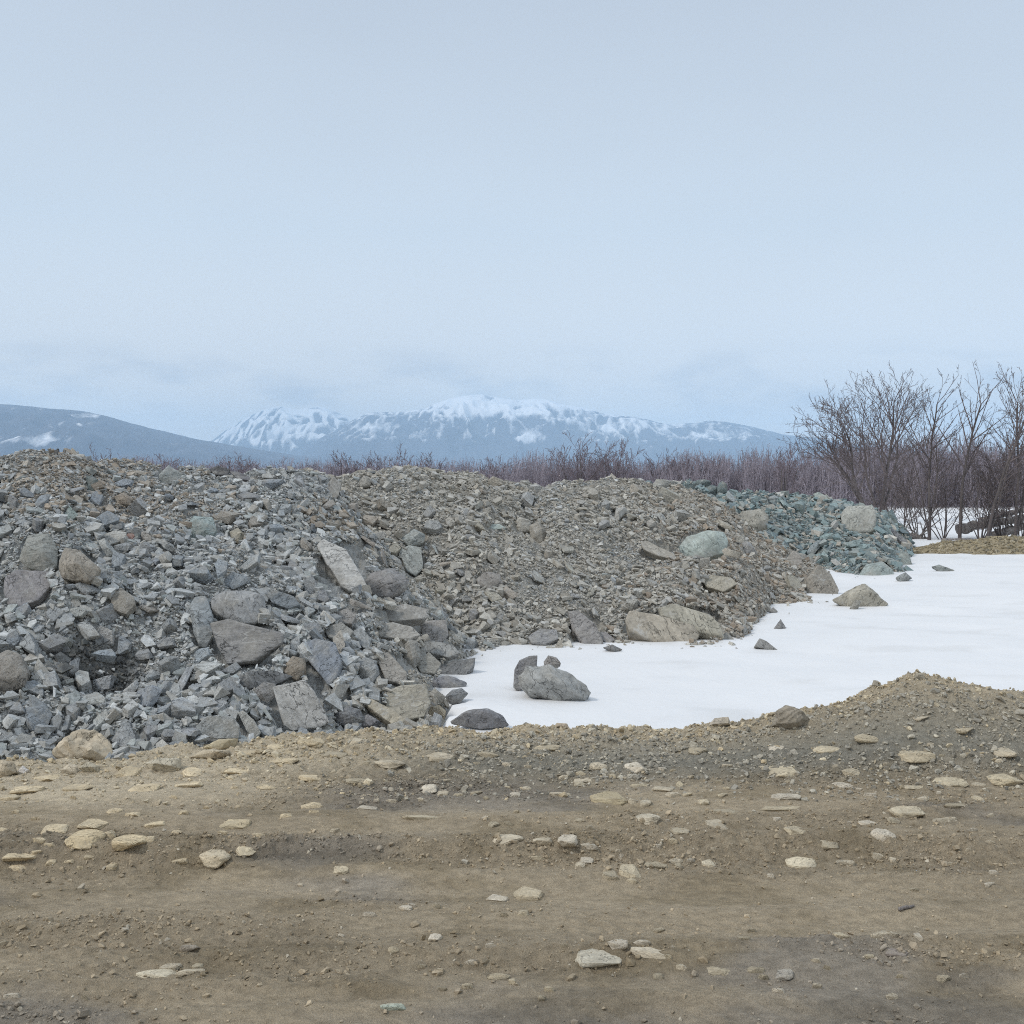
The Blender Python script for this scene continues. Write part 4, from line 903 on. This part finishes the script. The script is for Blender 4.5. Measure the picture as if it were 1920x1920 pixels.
# ------------------------------------------------------------------ far gravel mound on the snow
def far_mound(x, y):
    u = (x - 11.9) / 2.9; v = (y - 25.4) / 1.25
    return .34 * (1 - u * u * np.where(u > 0, .2, 1)) - .42 * v * v + .07 * fbm2(x * 1.3, y * 1.3, 3, 150) + .03 * perlin2(x * 6, y * 6, 154) + .02
xs = np.arange(8.6, 22, .07); ys_ = np.arange(23.4, 27.6, .07)
fm = grid_obj('gravel_mound', xs, ys_, lambda x, y: np.maximum(far_mound(x, y), -.4), M_GRAV, lambda x, y: np.array([.30, .25, .165]) * (1 + .25 * fbm2(x * 2, y * 2, 3, 156))[..., None])
tag(fm, 'low brown gravel mound beyond the snow under the bare trees', None, None, 'structure')
rs = np.random.RandomState(45); n = 9000
x = rs.uniform(8.8, 15, n); y = rs.uniform(23.6, 26.8, n); z = far_mound(x, y); ok = z > snow_h(x, y) - .02; x, y, z = x[ok], y[ok], z[ok]; n = len(x)
size = np.clip(.05 * np.exp(rs.normal(size=n) * .5), .02, .2)
col = np.array([[.36, .30, .19], [.30, .25, .16], [.44, .38, .27], [.24, .21, .15]])[rs.randint(0, 4, n)] * rs.uniform(.8, 1.15, (n, 1))
stuff('mound_gravel', 'coarse tan gravel covering the low mound beyond the snow', 'gravel', PEBS, np.stack([x, y, z], 1), size, col, .5, np.tile([0, 0, 1.], (n, 1)), M_RUB, 46)

# ------------------------------------------------------------------ bare trees
def tubes(segs, sides):
    """segs: array (n,8): p0, p1, r0, r1"""
    S = np.asarray(segs, float); p0, p1, r0, r1 = S[:, 0:3], S[:, 3:6], S[:, 6], S[:, 7]
    d = p1 - p0; d /= np.linalg.norm(d, axis=1)[:, None] + 1e-9
    t = np.where(np.abs(d[:, 2:3]) < .9, np.array([[0, 0, 1.]]), np.array([[1., 0, 0]])); u = np.cross(d, t); u /= np.linalg.norm(u, axis=1)[:, None]; v = np.cross(d, u)
    a = np.arange(sides) * 2 * np.pi / sides; ring = np.cos(a)[None, :, None] * u[:, None] + np.sin(a)[None, :, None] * v[:, None]
    A = p0[:, None] + ring * r0[:, None, None]; B = p1[:, None] + ring * r1[:, None, None]
    V = np.concatenate([A, B], 1).reshape(-1, 3); k = np.arange(sides); k2 = (k + 1) % sides
    q = np.stack([k, k2, k2 + sides, k + sides], 1)
    return V, (q[None] + (np.arange(len(S)) * 2 * sides)[:, None, None]).reshape(-1, 4)
def tube_obj(name, segs, sides, mat, parent=None):
    V, Q = tubes(segs, sides); return link(name, mesh_np(name, V, Q.ravel(), 4, None, None, True), mat, parent)
def grow(rng, p, d, length, r, level, out, opt):
    nseg = max(3, int(length / opt['seg'])); p = Vector(p); d = Vector(d).normalized()
    for i in range(nseg):
        t = (i + 1) / nseg; rr = max(opt['rmin'], r * (1 - .62 * t)); r0 = max(opt['rmin'], r * (1 - .62 * i / nseg))
        wob = opt['wob'] * (1 + .5 * level)
        d = (d + Vector((rng.gauss(0, wob), rng.gauss(0, wob), rng.gauss(0, wob * .7) + opt['trop'] * (.6 + .4 * level)))).normalized()
        q = p + d * (length / nseg)
        out[min(level, 2)].append((*p, *q, r0, rr)); p = q
        if level < opt['depth'] and t > opt['bare'][min(level, 2)]:
            nb = opt['nb'][min(level, len(opt['nb']) - 1)]
            k = int(nb) + (rng.random() < nb - int(nb))
            for _ in range(k):
                ang = math.radians(rng.uniform(*opt['ang'])); az = rng.uniform(0, 6.283)
                side = d.orthogonal().normalized(); side.rotate(Matrix.Rotation(az, 3, d))
                nd = d * math.cos(ang) + side * math.sin(ang)
                grow(rng, p, nd, length * rng.uniform(*opt['lr']) * (1.05 - .45 * t), rr * rng.uniform(.5, .75), level + 1, out, opt)
OPT = dict(seg=.28, rmin=.006, wob=.09, trop=.07, depth=4, bare=(.32, .2, .12), nb=(1.0, .8, .8, .75), ang=(22, 52), lr=(.42, .66))
def tree(name, label, base, stems, seed, opt=None, group='bare trees by the snow', minbase=True):
    """stems: (direction, length, radius); parts: trunk and crown"""
    rng = random.Random(seed); op = dict(OPT, **(opt or {})); out = {0: [], 1: [], 2: []}
    for d, ln, r in stems: grow(rng, (rng.uniform(-.06, .06), rng.uniform(-.06, .06), -.15), d, ln, r, 0, out, op)
    e = bpy.data.objects.new(name, None); COL.objects.link(e); e.location = base
    tube_obj('trunk', out[0], 7, M_BARK, e)
    V1, Q1 = tubes(out[1], 5); V2, Q2 = tubes(out[2], 3) if out[2] else (np.zeros((0, 3)), np.zeros((0, 4), int))
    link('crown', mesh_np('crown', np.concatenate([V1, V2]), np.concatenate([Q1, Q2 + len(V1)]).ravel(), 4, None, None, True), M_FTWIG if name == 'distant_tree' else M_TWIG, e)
    return tag(e, label, 'tree', group, 'thing')
def G(px, Y): return Vector(((px - 960) / F * Y, Y, float(snow_h(np.array((px - 960) / F * Y), np.array(float(Y)))) if Y < 70 else -.1))
big = dict(seg=.30, wob=.085, trop=.04, nb=(1.15, 1.05, 1.0, 1.0), ang=(20, 50), lr=(.48, .74), rmin=.0064)
tree('bare_tree', 'wide bare tree leaning away from its neighbour, fine twigs against sky', G(1640, 42), [((-.52, .05, .95), 4.1, .085), ((-.34, .2, .95), 3.8, .07), ((-.75, -.1, .9), 3.3, .055)], 5, dict(big, bare=(.38, .2, .1), trop=.05)).scale = (.95,) * 3
tree('bare_tree', 'tall round crowned bare tree just behind the tall pale block', G(1652, 43), [((.06, 0, 1), 4.9, .09), ((.20, .1, 1), 4.2, .07), ((-.12, .2, 1), 4.3, .065)], 8, dict(big, bare=(.42, .2, .1))).scale = (.95, .95, .93)
thin = dict(seg=.26, wob=.055, trop=.055, nb=(1.8, 1.15, 1.15, 1.1), ang=(20, 46), lr=(.28, .50), rmin=.0042, bare=(.46, .12, .08))
tree('bare_tree', 'tallest thin bare tree with narrow feathery crown', G(1744, 30), [((0, 0, 1), 3.9, .042), ((.10, 0, 1), 2.8, .03), ((-.06, .1, 1), 2.5, .026)], 12, thin)
tree('bare_tree', 'bare tree with single dark trunk forking into a vase crown', G(1803, 30), [((.01, 0, 1), 3.9, .052)], 21, dict(thin, lr=(.34, .55), nb=(1.5, .9, .8, .6), bare=(.46, .15, .1), ang=(24, 46)))
tree('bare_tree', 'slanting bare tree rising over the fallen trunks', G(1846, 29), [((.28, .05, 1), 3.9, .045), ((.18, .1, 1), 2.9, .032)], 33, dict(thin, lr=(.3, .5)))
tree('bare_tree', 'bare tree cut off by the photo edge above fallen trunks', G(1905, 29.5), [((-.03, 0, 1), 3.9, .045), ((.15, .1, 1), 3.2, .035)], 44, dict(thin, lr=(.32, .5)))
shr = dict(seg=.2, wob=.08, trop=.04, nb=(1.0, .9, .8), depth=3, ang=(18, 50), lr=(.35, .6), rmin=.0045, bare=(.2, .15, .1))
for i, (px, Y, h, ns, sd, lb) in enumerate([(1690, 33, 1.8, 7, 3, 'thin stemmed bare shrub beside the dark narrow slab'), (1722, 31, 2.2, 8, 4, 'bare shrub with fanning stems under the tallest thin tree'), (1768, 30.5, 2.0, 7, 5, 'sparse bare shrub between the two thin trunks'),
                                           (1836, 30, 2.2, 9, 6, 'bare shrub growing up through the fallen trunks'), (1880, 31, 2.6, 9, 7, 'dense bare shrub behind the fallen trunks'), (1655, 38, 2.4, 7, 9, 'bare shrub rising right behind the tall pale block'), (1915, 30.5, 2.4, 8, 10, 'bare shrub cut by the photo edge')]):
    rg = random.Random(sd); tree('bare_shrub', lb, G(px, Y), [((rg.uniform(-.6, .6), rg.uniform(-.3, .3), 1), h * rg.uniform(.7, 1.1), .016) for _ in range(ns)], sd, shr, 'bare shrubs by the snow')['category'] = 'shrub'

# distant trees and bushes that stand out of the thicket
far = dict(seg=.45, wob=.09, trop=.045, nb=(1.2, 1.1, 1.1, 1.0), depth=3, ang=(20, 50), lr=(.45, .72), rmin=.0105, bare=(.2, .12, .1))
for px, top, Y, sp, sd, lb in [(190, 843, 66, .55, 1, 'distant bare bush behind the brown crest of the grey heap'), (286, 843, 66, .5, 2, 'distant bare bush behind the tent shaped crest block'), (405, 852, 67, .8, 3, 'low wide distant bush behind the black crest slab'),
                               (452, 854, 67, .7, 14, 'low distant bush just past the black crest slab'), (560, 856, 68, .6, 4, 'small distant bush at the dip beside the crest blade'), (655, 850, 68, .6, 15, 'distant reddish bush behind the crest blade'), (712, 846, 69, .7, 5, 'broad distant bare tree behind the middle crest'),
                               (790, 846, 68, .6, 6, 'rounded distant bush above the middle crest'), (930, 858, 68, .6, 16, 'wide distant bush behind the tan crest cap'), (1085, 818, 66, .55, 7, 'spreading distant bare tree standing high above the thicket'), (1140, 824, 67, .5, 8, 'distant bare tree close beside the high spreading one'),
                               (1250, 846, 68, .5, 9, 'distant twiggy tree above the dark teal crest row'), (1312, 848, 68, .5, 10, 'distant twiggy tree just past the dark teal crest row'), (1470, 838, 60, .5, 11, 'dark bush at edge of the tall thicket by the hills')]:
    rg = random.Random(sd + 50); h = ((HY - top) / F * Y + 1.75) * 1.16
    tree('distant_tree', lb, G(px, Y), [((rg.uniform(-sp, sp), rg.uniform(-.4, .4), 1), h * rg.uniform(.52, .68), .045) for _ in range(6)], sd + 60, far, 'distant trees rising from the thicket')

# the thicket: one mass nobody could count
rng = random.Random(9); protos = []
for k in range(7):
    out = {0: [], 1: [], 2: []}
    for _ in range(30):
        grow(rng, (rng.uniform(-.9, .9), rng.uniform(-.6, .6), -.1), (rng.uniform(-.22, .22), rng.uniform(-.22, .22), 1), rng.uniform(.5, .98), .010, 1, out, dict(seg=.2, rmin=.0055, wob=.10, trop=.025, depth=3, bare=(.2, .15, .1), nb=(.9, 1.3, 1.1), ang=(20, 62), lr=(.35, .6)))
    protos.append(tubes(out[1] + out[2], 3))
rs = np.random.RandomState(19); Vs, Qs, off = [], [], 0
hx, hh = tab([(-500, 3.7), (350, 3.3), (900, 3.5), (1250, 3.7), (1420, 4.0), (1520, 4.4), (1600, 4.8), (2500, 4.9)])
for Y in (67, 68.5, 70, 72, 74, 77, 80):
    for X in np.arange(-54, 56, .68):
        X = X + rs.uniform(-.4, .4); y = Y + rs.uniform(-.8, .8); px = X / y * F + 960
        if px > 1480: y -= 3 * rs.rand()
        h = np.interp(px, hx, hh) * rs.uniform(.72, 1.02) * (1 + .10 * math.sin(X * .9) * math.sin(X * .37 + 1))
        V, Q = protos[rs.randint(7)]; zt = V[:, 2].max(); a = rs.uniform(0, 6.28); c, s_ = math.cos(a), math.sin(a)
        S = h / zt; wv = rs.uniform(.9, 1.3)
        w = np.stack([(V[:, 0] * c - V[:, 1] * s_) * wv + X, (V[:, 0] * s_ + V[:, 1] * c) * wv + y, V[:, 2] * S - .1], 1)
        Vs.append(w); Qs.append(Q + off); off += len(V)
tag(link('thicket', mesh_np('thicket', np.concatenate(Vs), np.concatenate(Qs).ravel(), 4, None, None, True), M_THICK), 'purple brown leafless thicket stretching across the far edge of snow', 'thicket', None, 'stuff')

# ------------------------------------------------------------------ fallen trunks on the snow and the stick on the road
def log(name, label, pts, r, seed, Y, stubs=0, group=None):
    rng = random.Random(seed); W_ = [P(px, py, Y + dy) for px, py, dy in pts]; base = W_[0].copy(); segs = []
    n = 10
    for i in range(len(W_) - 1):
        for k in range(n):
            a = W_[i].lerp(W_[i + 1], k / n); b = W_[i].lerp(W_[i + 1], (k + 1) / n); t = (i + k / n) / (len(W_) - 1)
            segs.append((a, b, r * (1 - .45 * t)))
    jit = [Vector((rng.gauss(0, r * .18), rng.gauss(0, r * .18), rng.gauss(0, r * .18))) for _ in range(len(segs) + 1)]
    rad = [s_[2] * rng.uniform(.85, 1.15) for s_ in segs] + [r * .5]
    S = [(*(a + jit[i] - base), *(b + jit[i + 1] - base), rad[i], rad[i + 1]) for i, (a, b, _) in enumerate(segs)]
    for _ in range(stubs):
        i = rng.randrange(len(segs)); a = segs[i][0] - base; dv = Vector((rng.uniform(-.7, .9), rng.uniform(-.5, .5), rng.uniform(-.1, .9))) * rng.uniform(.3, .9)
        S.append((*a, *(a + dv), r * .25, r * .08))
    o = tube_obj(name, S, 8, M_DEAD); o.location = base
    bm = bmesh.new(); bm.from_mesh(o.data); bmesh.ops.holes_fill(bm, edges=[e for e in bm.edges if e.is_boundary]); bm.to_mesh(o.data); bm.free()
    return tag(o, label, 'log', group, 'thing')
log('fallen_trunk', 'thick grey fallen trunk with blunt end raised over the snow', [(1793, 993, 0), (1850, 983, .3), (1935, 968, .8)], .15, 1, 31, 4, 'fallen trunks')
log('fallen_trunk', 'thinner fallen trunk lying on top of the thick blunt one', [(1838, 976, .5), (1890, 962, .6), (1950, 950, .8)], .10, 2, 31.4, 6, 'fallen trunks')
log('fallen_trunk', 'dark tangled fallen trunk under the thick blunt one', [(1862, 1004, .2), (1900, 992, .6), (1960, 976, .9)], .15, 3, 31, 9, 'fallen trunks')
log('fallen_trunk', 'long straight log lying flat on the snow behind gravel mound', [(1768, 1014, 0), (1850, 1012, .4), (1950, 1010, .8)], .07, 4, 29.6, 1, 'fallen trunks')
log('fallen_trunk', 'dark short log beside the trunk of the tallest tree', [(1688, 1004, 0), (1720, 1008, .2), (1752, 1018, .3)], .11, 5, 30.6, 7, 'fallen trunks')
log('fallen_trunk', 'split plank like log tilted against the dark short log', [(1668, 992, 0), (1684, 1002, .1), (1704, 1014, .2)], .07, 6, 30.4, 2, 'fallen trunks')
log('fallen_trunk', 'second split log propped beside the tilted plank like log', [(1690, 991, 0), (1702, 1000, .1), (1716, 1012, .2)], .07, 7, 30.4, 1, 'fallen trunks')
a = hit(1700, 1711)
o = log('dead_stick', 'dark dead stick lying on the mud between the ruts', [(1685, 1715, .0), (1700, 1711, .02), (1715, 1708, .04)], .008, 8, a.y); o['category'] = 'stick'
o.location.z = float(road_h(o.location.x, o.location.y)) + .008

# ------------------------------------------------------------------ mountains
def mountain(name, label, D, depth, prof, seed, snowf, rough):
    xs = np.arange(-420, 2340, 2.6); t = np.concatenate([np.linspace(0, 1, 110), np.linspace(1.02, 1.5, 12)])
    px, T = np.meshgrid(xs, t); Yv = D - depth + depth * T; X = (px - 960) / F * Yv
    tx, tp = tab(prof); crest = np.interp(xs, tx, (HY - tp) / F * D + CAMZ)
    k = np.ones(9) / 9; crest = np.convolve(np.pad(crest, 4, 'edge'), k, 'valid')
    crest = np.maximum(crest + rough * .35 * fbm2(xs * .018, xs * 0 + seed, 5, seed) * np.clip(crest / 200, 0, 1), -30)
    C = crest[None, :] * np.ones_like(T)
    Tc = np.clip(T, 0, 1)
    warp = fbm2(X * .0012, Yv * .0008, 3, seed + 3) * 260
    rid = 1 - np.abs(perlin2((X + warp) * .0026, Yv * .0011, seed + 5)) * 2
    rid2 = 1 - np.abs(perlin2((X + warp) * .0068, Yv * .0028, seed + 6)) * 2
    rid3 = fbm2(X * .017, Yv * .008, 3, seed + 7)
    z = C * Tc ** 1.25 + np.clip(C, 0, None) * np.sin(np.pi * Tc) ** .8 * (.22 * (rid - .4) + .10 * (rid2 - .4) + .035 * rid3)
    z = np.where(T > 1, C * (1 - (T - 1) * 1.6), z) - 14 * (1 - Tc) ** 2 - 1.0
    py = HY - (z - CAMZ) * F / Yv
    stk = 1 - np.abs(perlin2((X + warp * .6) * .011, Yv * .0019, seed + 11)) * 2.2; rid3 = 1.0 * np.clip(stk, 0, 1) ** 1.6 - .28 + .16 * rid3
    sn = snowf(px, py, z, rid, rid2, rid3)
    V = np.stack([X, Yv, z], -1).reshape(-1, 3); col = np.repeat(np.clip(sn, -1, 1.5).reshape(-1, 1), 3, 1)
    G_ = grid_loops(len(t), len(xs)); G_ = G_[V[G_, 2].max(1) > -12]
    return tag(link(name, mesh_np(name, V, G_.ravel(), 4, col, None, True), M_MOUNT), label, None, None, 'structure')
def gs(px, py, cx, cy, a, b): return np.exp(-((px - cx) / a) ** 2 - ((py - cy) / b) ** 2)
def snow_mid(px, py, z, r, r2, r3):
    s = .26 + .42 * smooth(800, 752, py) + .22 * (r2 - .5) + .25 * r3 - .30 * smooth(815, 850, py)
    return s + .5 * gs(px, py, 992, 822, 17, 15) + .35 * gs(px, py, 685, 800, 26, 8) + .25 * gs(px, py, 1190, 800, 120, 14) + .22 * gs(px, py, 1340, 818, 60, 8) + .2 * gs(px, py, 900, 768, 60, 20)
def snow_far(px, py, z, r, r2, r3):
    return .34 + .32 * smooth(800, 768, py) + .5 * (r2 - .45) + .5 * r3 - .25 * smooth(825, 850, py)
def snow_left(px, py, z, r, r2, r3):
    return .10 + .24 * r3 + .12 * (r2 - .5) + .42 * gs(px, py, 60, 826, 70, 14) + .36 * gs(px, py, 165, 778, 50, 7) + .3 * gs(px, py, 150, 795, 60, 6) + .2 * gs(px, py, 20, 765, 60, 5)
mountain('far_mountain', 'distant snow streaked pyramid mountain half lost in low cloud', 10500, 2600, [(-420, 915), (330, 905), (395, 826), (440, 796), (480, 774), (520, 760), (560, 768), (600, 761), (640, 776), (690, 795), (800, 830), (950, 905), (2340, 915)], 31, snow_far, 26)
mountain('snowy_mountain', 'long blue mountain ridge with snow covered summit', 8500, 3000, [(-420, 915), (440, 905), (520, 866), (590, 828), (650, 793), (690, 774), (740, 772), (800, 767), (825, 753), (860, 742), (900, 739), (940, 746), (970, 752), (1010, 746), (1050, 756), (1090, 764), (1140, 776), (1200, 784), (1260, 797), (1330, 788), (1390, 795), (1440, 808), (1500, 818), (1600, 832), (1800, 850), (2340, 872)], 37, snow_mid, 22)
mountain('dark_mountain', 'dark blue wooded mountain falling toward the valley', 5600, 2400, [(-420, 748), (-200, 752), (0, 757), (60, 762), (100, 766), (160, 771), (200, 780), (260, 797), (310, 809), (380, 825), (440, 835), (520, 848), (600, 860), (700, 874), (820, 905), (2340, 915)], 43, snow_left, 9)

# ------------------------------------------------------------------ the air between here and the mountains
hz = bpy.data.meshes.new('haze'); bm = bmesh.new(); bmesh.ops.create_cube(bm, size=1.0)
for v in bm.verts: v.co = (v.co.x * 20000, v.co.y * 14000 + 6500, 372 + v.co.z * 780)
bm.to_mesh(hz); bm.free()
m = bpy.data.materials.new('haze'); m.use_nodes = True; t = m.node_tree; t.nodes.clear()
ho = t.nodes.new('ShaderNodeOutputMaterial'); hv = t.nodes.new('ShaderNodeVolumePrincipled'); t.links.new(hv.outputs[0], ho.inputs['Volume'])
hv.inputs['Color'].default_value = (.58, .79, 1.0, 1); hv.inputs['Density'].default_value = 1.3e-4; hv.inputs['Anisotropy'].default_value = .0
tag(link('haze', hz, m), 'pale blue air in front of the far mountains', None, None, 'stuff')
